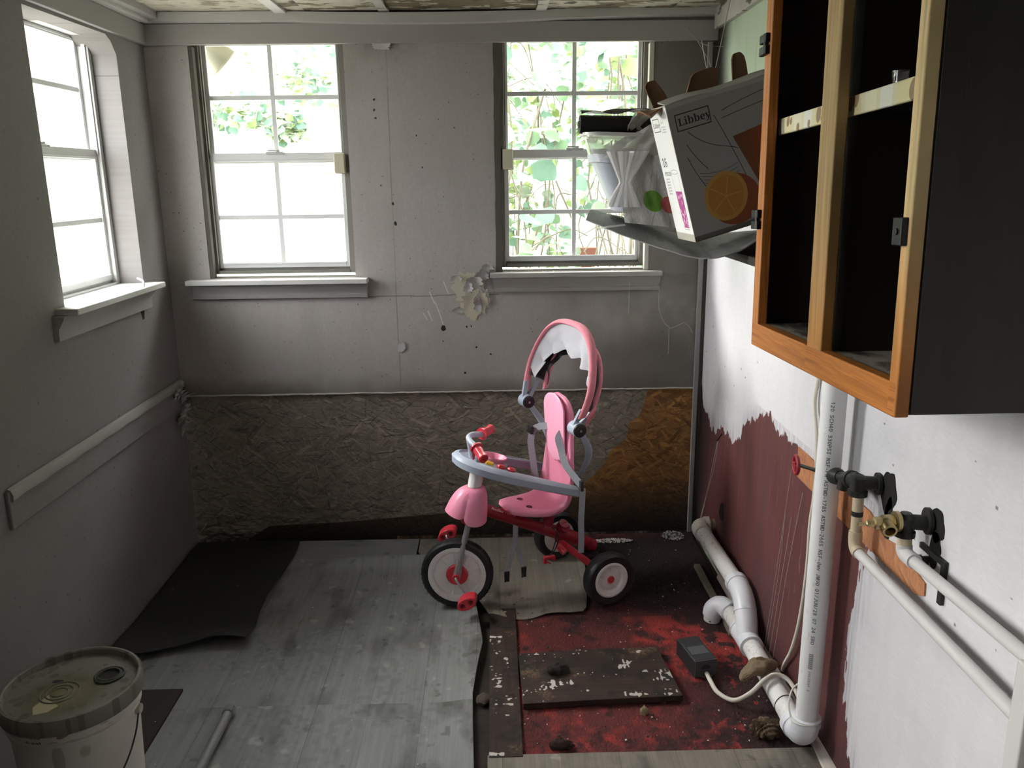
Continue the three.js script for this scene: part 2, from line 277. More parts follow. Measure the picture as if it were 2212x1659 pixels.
for (let i = 0; i < 4; i++) for (let j = 0; j < 4; j++) obj('ceiling_panel', planarUV(box(ceilX[i] + 0.004, ceilX[i + 1] - 0.004, 2.176, 2.194, 0.04 + j * 1.14, 1.165 + j * 1.14, 0.002), 0, 2, 0, i * 0.3, 0.7, 0.7), ceilMat[[0, 1, 2, 1][i]], ceiling);
for (const [x, w] of [[-0.79, 0.045], [-0.40, 0.038], [0.195, 0.04]]) obj('ceiling_batten', box(x - w / 2, x + w / 2, 2.166, 2.177, 0.045, FZ, 0.002), x < -0.5 ? whitePaint : dirtyTrim, ceiling);

// ---------- mouldings ----------
struct('trim_1', box(LX, RX, 2.063, 2.138, 0, 0.02, 0.003), backMat && std(new THREE.Color().setRGB(0.34, 0.325, 0.31), 0.75));
// sagging cornice strip under the ceiling
function cornice(z0, z1, y0, y1) { return boxUV(loft([...Array(33)].map((_, i) => { const x = mix(LX + 0.02, RX - 0.01, i / 32), s = -0.012 * Math.sin(Math.PI * clamp((x + 0.8) / 1.1)) + 0.012 * sstep(0.1, 0.85, x); return [V(x, y0 + s, z0), V(x, y0 + s + 0.004, z1), V(x, y1 + s * 0.6, z1), V(x, y1 + s * 0.5, z0)]; }))); }
struct('trim_2', cornice(0, 0.05, 2.138, 2.174), whitePaint);
struct('trim_3', box(LX, LX + 0.02, 2.063, 2.138, 0.02, FZ, 0.003), std(new THREE.Color().setRGB(0.28, 0.27, 0.26), 0.75));
struct('trim_4', box(LX, LX + 0.05, 2.138, 2.17, 0.05, FZ, 0.003), whitePaint);
struct('trim_5', box(LX + 0.05, LX + 0.085, 2.15, 2.18, 0.05, FZ, 0.003), greyTrim);
struct('trim_6', box(RX - 0.022, RX, 2.1, 2.185, 0.03, FZ, 0.003), dirtyTrim);
// upright corner board on the right with the dark gap beside it
struct('trim_7', box(0.848, 0.868, 0, 2.06, 0, 0.014, 0.003), std(new THREE.Color().setRGB(0.3, 0.29, 0.285), 0.7));
struct('trim_8', box(0.868, RX, 0, 2.06, 0.0, 0.006, 0), mouldTrim);
// wide chair rail on the left wall, broken off at its near end
const rail = struct('trim_9', box(LX, LX + 0.012, 0.632, 0.742, 0.012, 1.3, 0.004), leftMat);
planarUV(rail.geometry, 2, 1, 0, 0, 2.4, CY);
obj('rail_bead', loft([...Array(24)].map((_, i) => { const z = mix(0.02, 1.292, i / 23), k = 0.002 * Math.sin(i * 2.1); return [V(LX + 0.01, 0.71 + k, z), V(LX + 0.02, 0.716 + k, z), V(LX + 0.021, 0.73, z), V(LX + 0.015, 0.744, z), V(LX + 0.006, 0.748, z)]; })), std(new THREE.Color().setRGB(0.27, 0.265, 0.245), 0.75), rail);
// quarter round along the foot of the right wall
struct('baseboard_right', boxUV(loft([...Array(20)].map((_, i) => { const z = mix(0.45, 2.3, i / 19); return [V(RX, 0, z), V(RX - 0.02, 0, z), V(RX - 0.019, 0.012, z), V(RX - 0.012, 0.022, z), V(RX, 0.026, z)]; }))), std(new THREE.Color().setRGB(0.55, 0.48, 0.44), 0.7));
obj('floor_strip', box(RX - 0.085, RX - 0.06, -0.012, 0.01, 0.34, 0.86, 0.003), std(new THREE.Color().setRGB(0.2, 0.19, 0.15), 0.8), scene.getObjectByName('baseboard_right'));

// ---------- windows ----------
// a double-hung window in its own plane: x to the right, y up, z towards the room
function makeWindow(n, w, h, o) {
  const g = new THREE.Group(); g.name = `window_${n}`; g.userData.kind = 'structure'; scene.add(g); g.updateMatrixWorld();
  const fr = 0.022, mid = o.mid, T = 0.018;
  const frame = [box(0, fr, 0, h, -0.06, 0, 0.002), box(w - fr, w, 0, h, -0.06, 0, 0.002), box(0, w, h - fr, h, -0.06, 0, 0.002), box(fr, w - fr, 0, 0.014, -0.06, 0.004, 0.002), box(fr, w - fr, 0.013, 0.03, -0.058, -0.02, 0.002)];
  for (const x of [fr, w - fr - 0.006]) frame.push(box(x, x + 0.006, mid, h - fr, -0.022, -0.008, 0.001));
  obj('window_frame', frame, o.frame, g);
  const sash = (name, y0, y1, z, lower) => {
    const s = new THREE.Group(); s.name = name; g.add(s); const x0 = fr, x1 = w - fr, st = 0.016, rb = lower ? 0.02 : 0.026, rt = lower ? 0.034 : 0.016;
    obj('stile', box(x0, x0 + st, y0, y1, z - T, z, 0.002), o.sash, s); obj('stile', box(x1 - st, x1, y0, y1, z - T, z, 0.002), o.sash, s);
    obj('rail', [box(x0 + st, x1 - st, y0, y0 + rb, z - T, z, 0.002), box(x0 + st, x1 - st, y0 + rb - 0.004, y0 + rb + 0.003, z - 0.004, z + 0.006, 0.001)], o.sash, s);
    obj('rail', [box(x0 + st, x1 - st, y1 - rt, y1, z - T, z, 0.002), box(x0 + st, x1 - st, y1 - rt + 0.006, y1 - rt + 0.0085, z - 0.002, z + 0.003, 0.0005)], o.sash, s);
    const a = y0 + rb, b = y1 - rt, my = lower ? o.m1 : o.m2, mx = o.mx, mw = 0.0085, zc = z - T / 2;
    obj('muntin', box(x0 + st, x1 - st, my - mw, my + mw, zc - 0.004, zc + 0.004, 0.001), o.munt, s);
    obj('muntin', box(mx - mw, mx + mw, a, b, zc - 0.0045, zc + 0.0045, 0.001), o.munt, s);
    for (const [p, q] of [[x0 + st, mx], [mx, x1 - st]]) for (const [c, d] of [[a, my], [my, b]]) obj('pane', new THREE.PlaneGeometry(q - p, d - c).translate((p + q) / 2, (c + d) / 2, zc), glass, s);
    return s;
  };
  sash('upper_sash', mid - 0.022, h - fr, -0.04, false);
  const low = sash('lower_sash', 0.022, mid + 0.018, -0.016, true);
  obj('sash_lock', [box(o.mx - 0.035, o.mx + 0.035, mid + 0.012, mid + 0.022, -0.03, -0.006, 0.002), rod([o.mx + 0.01, mid + 0.02, -0.018], [o.mx + 0.01, mid + 0.03, -0.018], 0.009), box(o.mx - 0.03, o.mx + 0.012, mid + 0.024, mid + 0.03, -0.024, -0.012, 0.002)], alu, low);
  return g;
}
const vinylSash = std(new THREE.Color().setRGB(0.66, 0.67, 0.665), 0.5), frameGrey = std(new THREE.Color().setRGB(0.17, 0.165, 0.145), 0.7);
const win1 = makeWindow(1, W1.x1 - W1.x0 - 0.01, 0.93, { mid: 0.465, m1: 0.229, m2: 0.697, mx: 0.287, frame: frameGrey, sash: vinylSash, munt: vinylSash }); win1.position.set(W1.x0 + 0.005, 1.18, -0.034);
const win2 = makeWindow(2, W2.x1 - W2.x0 - 0.02, 0.93, { mid: 0.455, m1: 0.224, m2: 0.69, mx: 0.307, frame: frameGrey, sash: vinylSash, munt: vinylSash }); win2.position.set(W2.x0 + 0.008, 1.192, -0.034);
const win3 = makeWindow(3, W3.z1 - W3.z0, 0.9, { mid: 0.478, m1: 0.245, m2: 0.7, mx: 0.2, frame: alu, sash: vinylSash, munt: vinylSash }); win3.position.set(LX - 0.088, 1.175, W3.z1); win3.rotation.y = Math.PI / 2;
const win4 = makeWindow(4, W4.z1 - W4.z0, 0.9, { mid: 0.478, m1: 0.245, m2: 0.7, mx: 0.3, frame: alu, sash: vinylSash, munt: vinylSash }); win4.position.set(LX - 0.088, 1.175, W4.z1); win4.rotation.y = Math.PI / 2;
for (const w of [win1, win2, win3, win4]) w.updateMatrixWorld(true);
// reveals, stools and aprons
const revealDark = std(new THREE.Color().setRGB(0.12, 0.115, 0.1), 0.85), stoolMat = std(new THREE.Color().setRGB(0.52, 0.515, 0.49), 0.6);
function stool(n, x0, x1, y, front, apron, m, a) {
  const w = scene.getObjectByName(`window_${n}`);
  w.attach(obj('window_sill', box(x0, x1, y - 0.021, y, -0.034, front, 0.004), m));
  const ap = loft([x0 + 0.012, x1 - 0.006].map((x) => [V(x, y - 0.021, 0), V(x, y - 0.021, 0.032), V(x, y - 0.03, 0.032), V(x, y - 0.05, 0.016), V(x, y - 0.062, 0.014), V(x, y - 0.066, 0.022), V(x, y - 0.08, 0.02), V(x, y - apron, 0.008), V(x, y - apron, 0)]));
  w.attach(obj('apron', boxUV(ap), a));
}
stool('1', -1.254, -0.518, 1.163, 0.06, 0.084, stoolMat, std(new THREE.Color().setRGB(0.3, 0.29, 0.28), 0.7));
stool('2', -0.018, 0.694, 1.176, 0.042, 0.076, std(new THREE.Color().setRGB(0.36, 0.35, 0.32), 0.7), std(new THREE.Color().setRGB(0.27, 0.26, 0.245), 0.75));
win3.attach(obj('window_sill', box(LX - 0.088, LX + 0.07, 1.16, 1.181, 0.215, 0.905, 0.004), stoolMat));
win4.attach(obj('window_sill', box(LX - 0.088, LX + 0.07, 1.16, 1.181, 1.9, 2.6, 0.004), stoolMat));
win3.attach(obj('apron', boxUV(loft([0.93, 0.23].map((z) => [V(LX, 1.16, z), V(LX + 0.036, 1.16, z), V(LX + 0.034, 1.15, z), V(LX + 0.016, 1.12, z), V(LX + 0.014, 1.085, z), V(LX, 1.083, z)].reverse()))), greyTrim));
// rotten left casing of the second window
struct('trim_10', boxUV(loft([...Array(40)].map((_, i) => { const y = mix(1.178, 2.063, i / 39), k = 0.006 * fbm(i * 0.7, 2); return [V(0.012 - k, y, -0.02), V(0.03, y, -0.03), V(0.033 + k * 0.5, y, 0.006 - k), V(0.012 - k, y, 0.004)]; }))), mouldTrim);
struct('trim_11', box(0.622, 0.64, 1.178, 2.06, -0.034, 0.003, 0.002), std(new THREE.Color().setRGB(0.5, 0.49, 0.42), 0.7));
struct('trim_12', box(W1.x0, W1.x0 + 0.016, 1.165, 2.06, -0.034, -0.002, 0.002), mouldTrim);
// ---------- outside: ground, eaves, flood light, trees ----------
const gravel = paint(512, 512, (u, v) => { const n = fbm(u * 90, v * 90, 3); return mix3([0.5, 0.49, 0.46], [0.66, 0.65, 0.61], n); });
struct('ground', planarUV(box(-60, 60, -0.9, -0.5, -60, 60, 0), 0, 2, 0, 0, 2, 2), std(0xffffff, 0.95, { map: gravel }));
const soffitMat = std(0xffffff, 0.8, { map: paint(256, 256, (u, v) => mix3([0.8, 0.78, 0.66], [0.42, 0.37, 0.29], sstep(0.6, 0.68, fbm(u * 5, v * 26, 4)))) });
const eave = struct('eave', boxUV(new THREE.BoxGeometry(3.0, 0.03, 0.5).rotateX(-0.2).translate(-0.2, 2.36, -0.36)), soffitMat);
obj('eave_board', box(-1.72, -1.0, 2.2, 2.22, -0.46, -0.2, 0.002).applyMatrix4(new THREE.Matrix4().makeRotationZ(-0.02)), soffitMat, eave);
obj('eave_board', box(0.02, 0.22, 2.19, 2.215, -0.5, -0.4, 0.002), soffitMat, eave);
{
  const t = thing('flood_light', 'cream plastic outdoor flood lamp hanging outside the window beside the corner', 'lamp', [-1.28, 2.12, -0.3]);
  const cream = std(new THREE.Color().setRGB(0.3, 0.3, 0.22), 0.6), d = V(0.62, -0.62, -0.2).normalize();
  obj('arm', rod([-0.02, 0.1, -0.02], [0.07, 0.0, 0], 0.026, 0.026), cream, t);
  obj('lamp_shade', lathe([[0.0, 0], [0.028, 0.002], [0.03, 0.02], [0.036, 0.035], [0.066, 0.1], [0.07, 0.128], [0.063, 0.126], [0.03, 0.04], [0, 0.036]], [0.06, 0.005, 0], d), cream, t);
}
const leafMat = (r, g, b) => phys({ color: new THREE.Color().setRGB(r, g, b), roughness: 0.75, transmission: 0.3, thickness: 0, side: THREE.DoubleSide });
const leafMats = [leafMat(0.1, 0.18, 0.085), leafMat(0.15, 0.22, 0.06), leafMat(0.085, 0.17, 0.11), leafMat(0.18, 0.25, 0.085), leafMat(0.17, 0.22, 0.15)];
// a pointed, folded leaf of unit length along +y
function leafGeo(w, fold, lobes) {
  const s = [[0, 0], [0.12, 0.28], [0.3, 0.48], [0.5, 0.46], [0.68, 0.3], [0.85, 0.13], [1, 0]], pos = [], idx = [];
  s.forEach(([y, x], i) => { const k = lobes && i % 2 ? 1.18 : 1, q = x * w * k, d = -0.12 * y * y; pos.push(-q, y, fold * q + d, 0, y, d, q, y, fold * q + d); });
  for (let i = 0; i < 6; i++) { const a = i * 3; idx.push(a, a + 1, a + 4, a, a + 4, a + 3, a + 1, a + 2, a + 5, a + 1, a + 5, a + 4); }
  const g = new THREE.BufferGeometry(); g.setAttribute('position', new THREE.Float32BufferAttribute(pos, 3)); g.setIndex(idx); g.computeVertexNormals(); return g;
}
const leaves = [leafGeo(0.9, 0.25, 0), leafGeo(0.75, 0.4, 1), leafGeo(1.05, 0.15, 1)];
function leafPose(o, p, s) { o.position.copy(p); o.rotation.set(rr(1.6, 3.2), rr(-1.1, 1.1), rr(-0.8, 0.8), 'YXZ'); o.scale.setScalar(s); }
function stuffLeaves(parent, list, m) {
  const im = shade(new THREE.InstancedMesh(leaves[0], m, list.length)), o = new THREE.Object3D(); im.name = 'foliage'; im.userData.kind = 'stuff';
  list.forEach(([p, s], i) => { leafPose(o, p, s); o.updateMatrix(); im.setMatrixAt(i, o.matrix); }); parent.add(im);
}
{
  // the creeper that fills the second window: broad leaves on a tangle of pale dead vines
  const t = thing('climbing_vine', 'tangle of broad green leaves and pale vines outside the right window', 'vine', [0.6, -0.5, -1.5]);
  const stem = std(new THREE.Color().setRGB(0.13, 0.12, 0.085), 0.9), list = [];
  for (let k = 0; k < 46; k++) {
    const x = rr(-0.75, 0.75), z = rr(-0.5, 0.15), top = rr(1.9, 3.1), pts = [], sw = rr(-0.35, 0.35);
    for (let i = 0; i <= 6; i++) { const f = i / 6; pts.push(V(x + sw * f + rr(-0.08, 0.08), f * top, z + rr(-0.09, 0.09))); }
    list.push(new THREE.TubeGeometry(curve(pts), 26, rr(0.003, 0.0075), 5));
  }
  for (let k = 0; k < 70; k++) { const x = rr(-0.7, 0.75), y = rr(1.0, 2.9), a = rr(-0.4, 0.4), b = rr(-0.5, 0.3); list.push(new THREE.TubeGeometry(curve([V(x, y, rr(-0.3, 0.15)), V(x + a * 0.5 + rr(-0.1, 0.1), y + b * 0.3 + 0.1, rr(-0.3, 0.2)), V(x + a, y + b, rr(-0.3, 0.2))]), 14, rr(0.002, 0.004), 4)); }
  obj('vine_stems', list, stem, t).userData.kind = 'stuff';
  const spot = () => { for (;;) { const x = rr(-0.85, 0.85), y = rr(0.9, 3.1); const d = fbm(x * 3 + 3, y * 3 + 1, 3); const gap = x < -0.28 && y < 1.85 ? 0.58 : x < -0.1 && y < 2.3 ? 0.4 : 0.34; if (d > gap) return [x, y]; } };
  for (let k = 0; k < 270; k++) { const [x, y] = spot(), m = obj('leaf', leaves[k % 3], leafMats[x > 0 ? [1, 3, 0, 3][k % 4] : [0, 2, 4, 2][k % 4]], t); leafPose(m, V(x, y, rr(-0.25, 0.28)), rr(0.08, 0.17)); }
  for (let m = 0; m < 5; m++) stuffLeaves(t, [...Array(420)].map(() => { const [x, y] = spot(); return [V(x, y, rr(-0.55, 0)), rr(0.03, 0.09)]; }), leafMats[m]);
}
function tree(label, p, h, clumps, n, size, mats) {
  const t = thing('tree', label, 'tree', p), bark = std(new THREE.Color().setRGB(0.3, 0.28, 0.24), 0.9);
  obj('trunk', loft([...Array(12)].map((_, i) => { const f = i / 11; return [...Array(10)].map((_, k) => { const a = k / 10 * 6.2832, r = mix(0.13, 0.03, f) * (1 + 0.1 * Math.sin(3 * a + i)); return V(0.12 * Math.sin(f * 3) + r * Math.cos(a), f * h, r * Math.sin(a)); }); })), bark, t);
  obj('branches', clumps.map((c) => tube([V(0.1, Math.min(h * 0.9, c[1] - 0.3), 0), V(c[0] * 0.5, c[1] - 0.12, c[2] * 0.5), V(c[0], c[1], c[2])], 0.006, 12, 6)), bark, t);
  mats.forEach((m, i) => stuffLeaves(t, [...Array(n)].map(() => { const c = clumps[Math.floor(rnd() * clumps.length)], a = rr(0, 6.283), r = c[3] * Math.cbrt(rnd()), b = Math.acos(rr(-1, 1)); return [V(c[0] + r * Math.sin(b) * Math.cos(a), c[1] + 0.7 * r * Math.cos(b), c[2] + r * Math.sin(b) * Math.sin(a)), rr(size * 0.6, size)]; }), m));
}
tree('pale thin tree standing far outside beyond the window beside the corner', [-2.6, -0.5, -5.2], 1.0, [[0.95, 3.6, 0, 0.5], [0.75, 3.0, 0.2, 0.33], [0.1, 2.75, 0, 0.3], [-0.35, 2.7, 0.1, 0.25], [0.55, 2.6, 0, 0.22], [-0.7, 3.4, 0, 0.35]], 260, 0.12, [leafMats[4], leafMats[3], leafMats[2]]);
tree('dense green tree shading the yard behind the tangle of vines', [1.9, -0.5, -4.2], 3.2, [[-0.9, 3.7, 0, 0.9], [0.3, 3.3, 0.3, 1.0], [0.9, 4.1, 0, 1.0], [-0.5, 4.4, 0.5, 0.9], [-0.4, 2.8, 0, 0.6]], 420, 0.17, [leafMats[0], leafMats[1], leafMats[2]]);
{
  // added foliage screen: keeps sky light off the back windows, burns out white
  const h = new THREE.Group(); h.name = numbered('added_hedge'); scene.add(h); tag(h, 'added tall pale foliage screen blocking sky light behind the vines', 'added_hedge'); h.position.set(0, -0.5, -8);
  const f = (u, v) => { const x = mix(-16, 16, u), y = v * 9.5; return V(x, y, 1.2 * (fbm(x * 0.7, y * 0.7, 4) - 0.5) - 0.25 * y * v); };
  obj('added_hedge_mass', planarUV(sheet(f, 120, 60, 0.5), 0, 1, 0, 0, 2, 2), std(0xffffff, 0.95, { map: paint(512, 512, (u, v) => mix3([0.6, 0.64, 0.55], [0.76, 0.79, 0.71], fbm(u * 60, v * 60, 3))) }), h);
  stuffLeaves(h, [...Array(5000)].map(() => { const u = rnd(), v = rnd(), p = f(u, v); p.z += 0.3 + rr(0, 0.2); return [p, rr(0.15, 0.3)]; }), std(new THREE.Color().setRGB(0.36, 0.42, 0.3), 0.9, { side: THREE.DoubleSide }));
}
{
  const t = thing('brick_post', 'red post half hidden by leaves low outside the right window', 'post', [0.62, -0.5, -2.2]);
  obj('shaft', box(-0.06, 0.06, 0, 1.55, -0.06, 0.06, 0.004), std(new THREE.Color().setRGB(0.13, 0.045, 0.03), 0.9), t);
  obj('cap', box(-0.075, 0.075, 1.55, 1.6, -0.075, 0.075, 0.008), std(new THREE.Color().setRGB(0.16, 0.06, 0.04), 0.9), t);
}
// ---------- wood ----------
function woodTex(a, b, dark, ring = 1, w = 512, h = 512) { return paint(w, h, (u, v) => {
  const warp = fbm(u * 3, v * 1.5, 3) * 1.4, line = noise((u * 26 + warp * 5) * ring, v * 1.6), fine = noise(u * 190, v * 7);
  let c = mix3(a, b, line); c = mix3(c, dark, 0.45 * sstep(0.55, 0.9, noise((u * 60 + warp * 9) * ring, v * 2.5)) * fine); return c.map((q) => q * (0.93 + 0.14 * fine));
}); }
const oakTex = woodTex([0.78, 0.5, 0.24], [0.66, 0.39, 0.16], [0.38, 0.2, 0.08]); oakTex.repeat.set(6, 3);
const oakPale = woodTex([0.78, 0.63, 0.41], [0.7, 0.54, 0.33], [0.4, 0.29, 0.17]); oakPale.repeat.set(6, 3);
const oakWorn = woodTex([0.9, 0.78, 0.55], [0.78, 0.62, 0.38], [0.4, 0.3, 0.2]); oakWorn.repeat.set(6, 2);
const oak = std(0xffffff, 0.5, { map: oakTex }), oakP = std(0xffffff, 0.6, { map: oakPale }), oakW = std(0xffffff, 0.65, { map: oakWorn });
const stain = std(0xffffff, 0.55, { map: paint(256, 512, (u, v) => mix3([0.13, 0.1, 0.09], [0.17, 0.13, 0.115], noise(u * 40 + fbm(u * 3, v * 2) * 8, v * 2) * 0.6 + 0.4 * fbm(u * 9, v * 5))) });
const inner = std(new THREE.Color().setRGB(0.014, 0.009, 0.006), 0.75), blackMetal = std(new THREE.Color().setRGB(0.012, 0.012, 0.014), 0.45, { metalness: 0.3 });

const stileTex = (top, low) => paint(64, 1024, (u, v) => { const g = noise(u * 14 + fbm(u * 2, v * 5) * 4, v * 9), k = sstep(0.42, 0.04, v + 0.06 * noise(u * 5, v * 7)); let c = mix3(top, low, k); c = mix3(c, c.map((q) => q * 0.72), 0.7 * g); return c; });
const nearM = std(0xffffff, 0.6, { map: stileTex([0.93, 0.82, 0.6], [0.8, 0.5, 0.22]) }), midM = std(0xffffff, 0.6, { map: stileTex([0.8, 0.67, 0.46], [0.8, 0.55, 0.28]) });
// ---------- wall cabinet ----------
{
  const t = thing('wall_cabinet', 'doorless dark wall cabinet with an oak face frame hanging on the white wall', 'cabinet', [0.605, 1.177, 1.58]);
  t.rotation.x = -0.036;
  const L = 0.688, Hh = 0.985, D = 0.276, f = 0.02;
  obj('side_panel', box(0.002, D, 0.004, Hh, L - 0.012, L - 0.001, 0.001), stain, t);
  obj('side_panel', box(0.002, D, 0.004, Hh, 0.001, 0.012, 0.001), stain, t);
  obj('edge_strip', box(0.004, 0.04, 0.006, Hh, L - 0.001, L + 0.0015, 0.001), stain, t);
  obj('back_panel', box(D - 0.008, D - 0.002, 0.02, Hh, 0.012, L - 0.012, 0), inner, t);
  const lin = std(0xffffff, 0.8, { map: paint(256, 256, (u, v) => mix3([0.62, 0.59, 0.54], [0.2, 0.17, 0.14], clamp(sstep(0.4, 0.75, fbm(u * 5, v * 9)) + (noise(u * 90, v * 90) > 0.9 ? 0.7 : 0)))) });
  obj('bottom_panel', planarUV(box(0.002, D - 0.008, 0.034, 0.049, 0.012, L - 0.012, 0.001), 2, 0, 0, 0, 0.5, 0.35), lin, t);
  obj('divider', box(0.02, D - 0.01, 0.0495, Hh - 0.01, 0.348, 0.395, 0.001), inner, t);
  obj('top_panel', box(0.002, D, Hh - 0.012, Hh, 0.001, L - 0.001, 0.001), stain, t);
  const stile = (z0, z1, m, name = 'face_stile') => obj(name, box(-f, 0.002, 0, Hh, z0, z1, 0.003), m, t);
  stile(0, 0.04, oak); for (const [z0, z1, m] of [[0.333, 0.4, midM], [L - 0.026, L, nearM]]) planarUV(obj('face_stile', box(-f, 0.002, 0, Hh, z0, z1, 0.003), m, t).geometry, 2, 1, z0, 0, 0.08, 1);
  obj('face_rail', boxUV(box(-f - 0.001, 0.002, 0, 0.052, 0.003, L - 0.003, 0.003), 1, true), oak, t);
  obj('face_rail', boxUV(box(-f, 0.002, Hh - 0.05, Hh, 0.04, L - 0.043, 0.003), 1, true), oakP, t);
  const edgeTex = canvasTex(1024, 64, (c, w, h) => { c.fillStyle = '#e6e2bf'; c.fillRect(0, 0, w, h); for (let i = 0; i < 14; i++) { c.fillStyle = ['#efeee0', '#e9dfae', '#eee9c8'][i % 3]; c.fillRect(i * 80, 0, 60, h); }
    for (const [x, y, r, s] of [[110, 20, 13, 20], [135, 22, 9, 14], [195, 52, 12, 16], [280, 50, 10, 14], [350, 26, 17, 30], [382, 44, 16, 14], [560, 18, 18, 30], [590, 14, 14, 26], [880, 34, 24, 34]]) { c.fillStyle = '#a58a6b'; c.beginPath(); c.ellipse(x, y, r, s, 0.1, 0, 7); c.fill(); } });
  const shelf = obj('shelf', box(0.02, D - 0.01, 0.463, 0.487, 0.012, L - 0.012, 0.001), inner, t);
  obj('shelf_edging', planarUV(box(0.012, 0.02, 0.457, 0.491, 0.014, L - 0.03, 0.003), 2, 1, 0, 0.457, 0.7, 0.034), std(0xffffff, 0.6, { map: edgeTex }), shelf);
  for (const y of [0.28, 0.642]) { const h = obj('hinge', [box(-f - 0.01, -f + 0.001, y - 0.021, y - 0.003, -0.012, 0.03, 0.002), box(-f - 0.01, -f + 0.001, y + 0.003, y + 0.021, -0.012, 0.03, 0.002), rod([-f - 0.006, y - 0.02, 0.02], [-f - 0.006, y + 0.02, 0.02], 0.005)], blackMetal, t); h.position.z = 0.002; }
  obj('catch', [box(-f - 0.01, -f + 0.001, 0.25, 0.29, L - 0.034, L - 0.006, 0.002), rod([-f - 0.012, 0.27, L - 0.02], [-f - 0.009, 0.27, L - 0.02], 0.005)], blackMetal, t);
  for (let i = 0; i < 4; i++) obj('nail', rod([0.26, 0.062 + 0.004 * (i % 2), 0.43 + i * 0.065], [0.215, 0.056, 0.435 + i * 0.065], 0.0014, 0.0014, 6), std(new THREE.Color().setRGB(0.6, 0.6, 0.6), 0.25, { metalness: 1 }), t);
  // broken glass on the cabinet floor
  const shards = [];
  for (let i = 0; i < 40; i++) { const g = new THREE.TetrahedronGeometry(rr(0.006, 0.018)); g.scale(1, 0.25, rr(0.4, 1)); g.rotateY(rr(0, 6)); g.rotateX(rr(-0.3, 0.3)); g.translate(rr(0.09, 0.26), 0.054, i < 26 ? rr(0.12, 0.33) : rr(0.41, 0.47)); shards.push(g); }
  const s = obj('broken_glass', shards, phys({ color: 0x333333, roughness: 0.05, transmission: 0.6, thickness: 0 }), scene); s.position.copy(t.position); s.rotation.copy(t.rotation); s.userData.kind = 'stuff'; s.userData.label = 'shards of broken dark glass on the cabinet floor'; s.userData.category = 'glass';
  for (const [z, x] of [[0.30, 0.05], [0.475, 0.05]]) { const g = thing('glass_tumbler', z < 0.4 ? 'small clear glass on the cabinet shelf left of the middle stile' : 'small clear glass on the cabinet shelf right of the middle stile', 'glass'); g.position.set(x, 0.487, z).applyEuler(t.rotation).add(t.position); g.rotation.x = -0.05; obj('cup', lathe([[0, 0.002], [0.011, 0.001], [0.0135, 0.03], [0.0125, 0.03], [0.01, 0.006], [0, 0.006]], [0, 0, 0], [0, 1, 0], 24), phys({ color: 0xffffff, roughness: 0.05, transmission: 0.95, thickness: 0 }), g); }
}

// ---------- shelf beside the cabinet and what is heaped on it ----------
{
  const t = thing('wall_shelf', 'small dark board shelf on the right wall under the heap of boxes', 'shelf', [RX, 1.33, 1.13]);
  obj('board', box(-0.235, 0, 0.0, 0.022, -0.33, 0.3, 0.002), inner, t);
  obj('cleat', box(-0.16, 0, -0.05, -0.0005, 0.1, 0.16, 0.008), blackMetal, t);
}
const plankTex = (k, a, b) => paint(1024, 1024, (u, v) => {
  // printed grey planks, 16 cm wide, running along v (one tile is 1.2 m)
  const p = u * 7.5, ip = Math.floor(p), fp = p - ip, sh = hash(ip, k), g = noise(u * 300, v * 9 + ip * 7), g2 = noise(u * 90 + fbm(u * 5, v * 5) * 3, v * 4 + ip * 3);
  let c = mix3(a, b, 0.35 * sh + 0.35 * g + 0.3 * g2); const m = Math.abs((v + sh) % 1 - 0.5);
  if (fp < 0.013) c = c.map((q) => q * 0.78); if (m < 0.001) c = c.map((q) => q * 0.9);
  c = mix3(c, [0.2, 0.195, 0.175], 0.45 * sstep(0.5, 0.85, fbm(u * 15 + k, v * 7 + k * 3, 6)) + 0.3 * sstep(0.72, 0.8, fbm(u * 30, v * 30 + k, 4)) + 0.12 * sstep(0.5, 0.7, noise(u * 70, v * 70)) * sstep(0.4, 0.7, fbm(u * 4 + 9 + k, v * 4)));
  return mix3(c, [0.75, 0.74, 0.72], 0.35 * sstep(0.76, 0.84, fbm(u * 22 + k * 5, v * 22, 3)));
});
const vinylA = std(0xffffff, 0.55, { map: plankTex(1, [0.56, 0.565, 0.56], [0.44, 0.445, 0.44]) }), vinylB = std(0xffffff, 0.65, { map: plankTex(2, [0.56, 0.53, 0.49], [0.42, 0.395, 0.355]) });
{
  const F = curve([[0.27, 1.432, 0.98], [0.36, 1.395, 1.1], [0.46, 1.362, 1.2], [0.548, 1.342, 1.27], [0.62, 1.362, 1.31], [0.7, 1.41, 1.33], [0.86, 1.432, 1.33]]), B = curve([[0.33, 1.44, 0.72], [0.45, 1.42, 0.72], [0.6, 1.372, 0.72], [0.7, 1.372, 0.72], [0.87, 1.372, 0.72]]);
  const f = (u, v) => { const a = F.getPoint(u), b = B.getPoint(u), p = a.clone().lerp(b, v); p.y += 0.018 * Math.sin(Math.PI * v) * (1 - u) + 0.004 * (fbm(u * 12, v * 4) - 0.5); return p; };
  tag(obj('vinyl_offcut', sheet(f, 60, 24, 0.003, (p, u, v) => [u * 0.5, v * 0.4 + u * 0.2]), vinylA), 'limp grey vinyl offcut drooping from the wall shelf under the boxes', 'vinyl sheet');
}
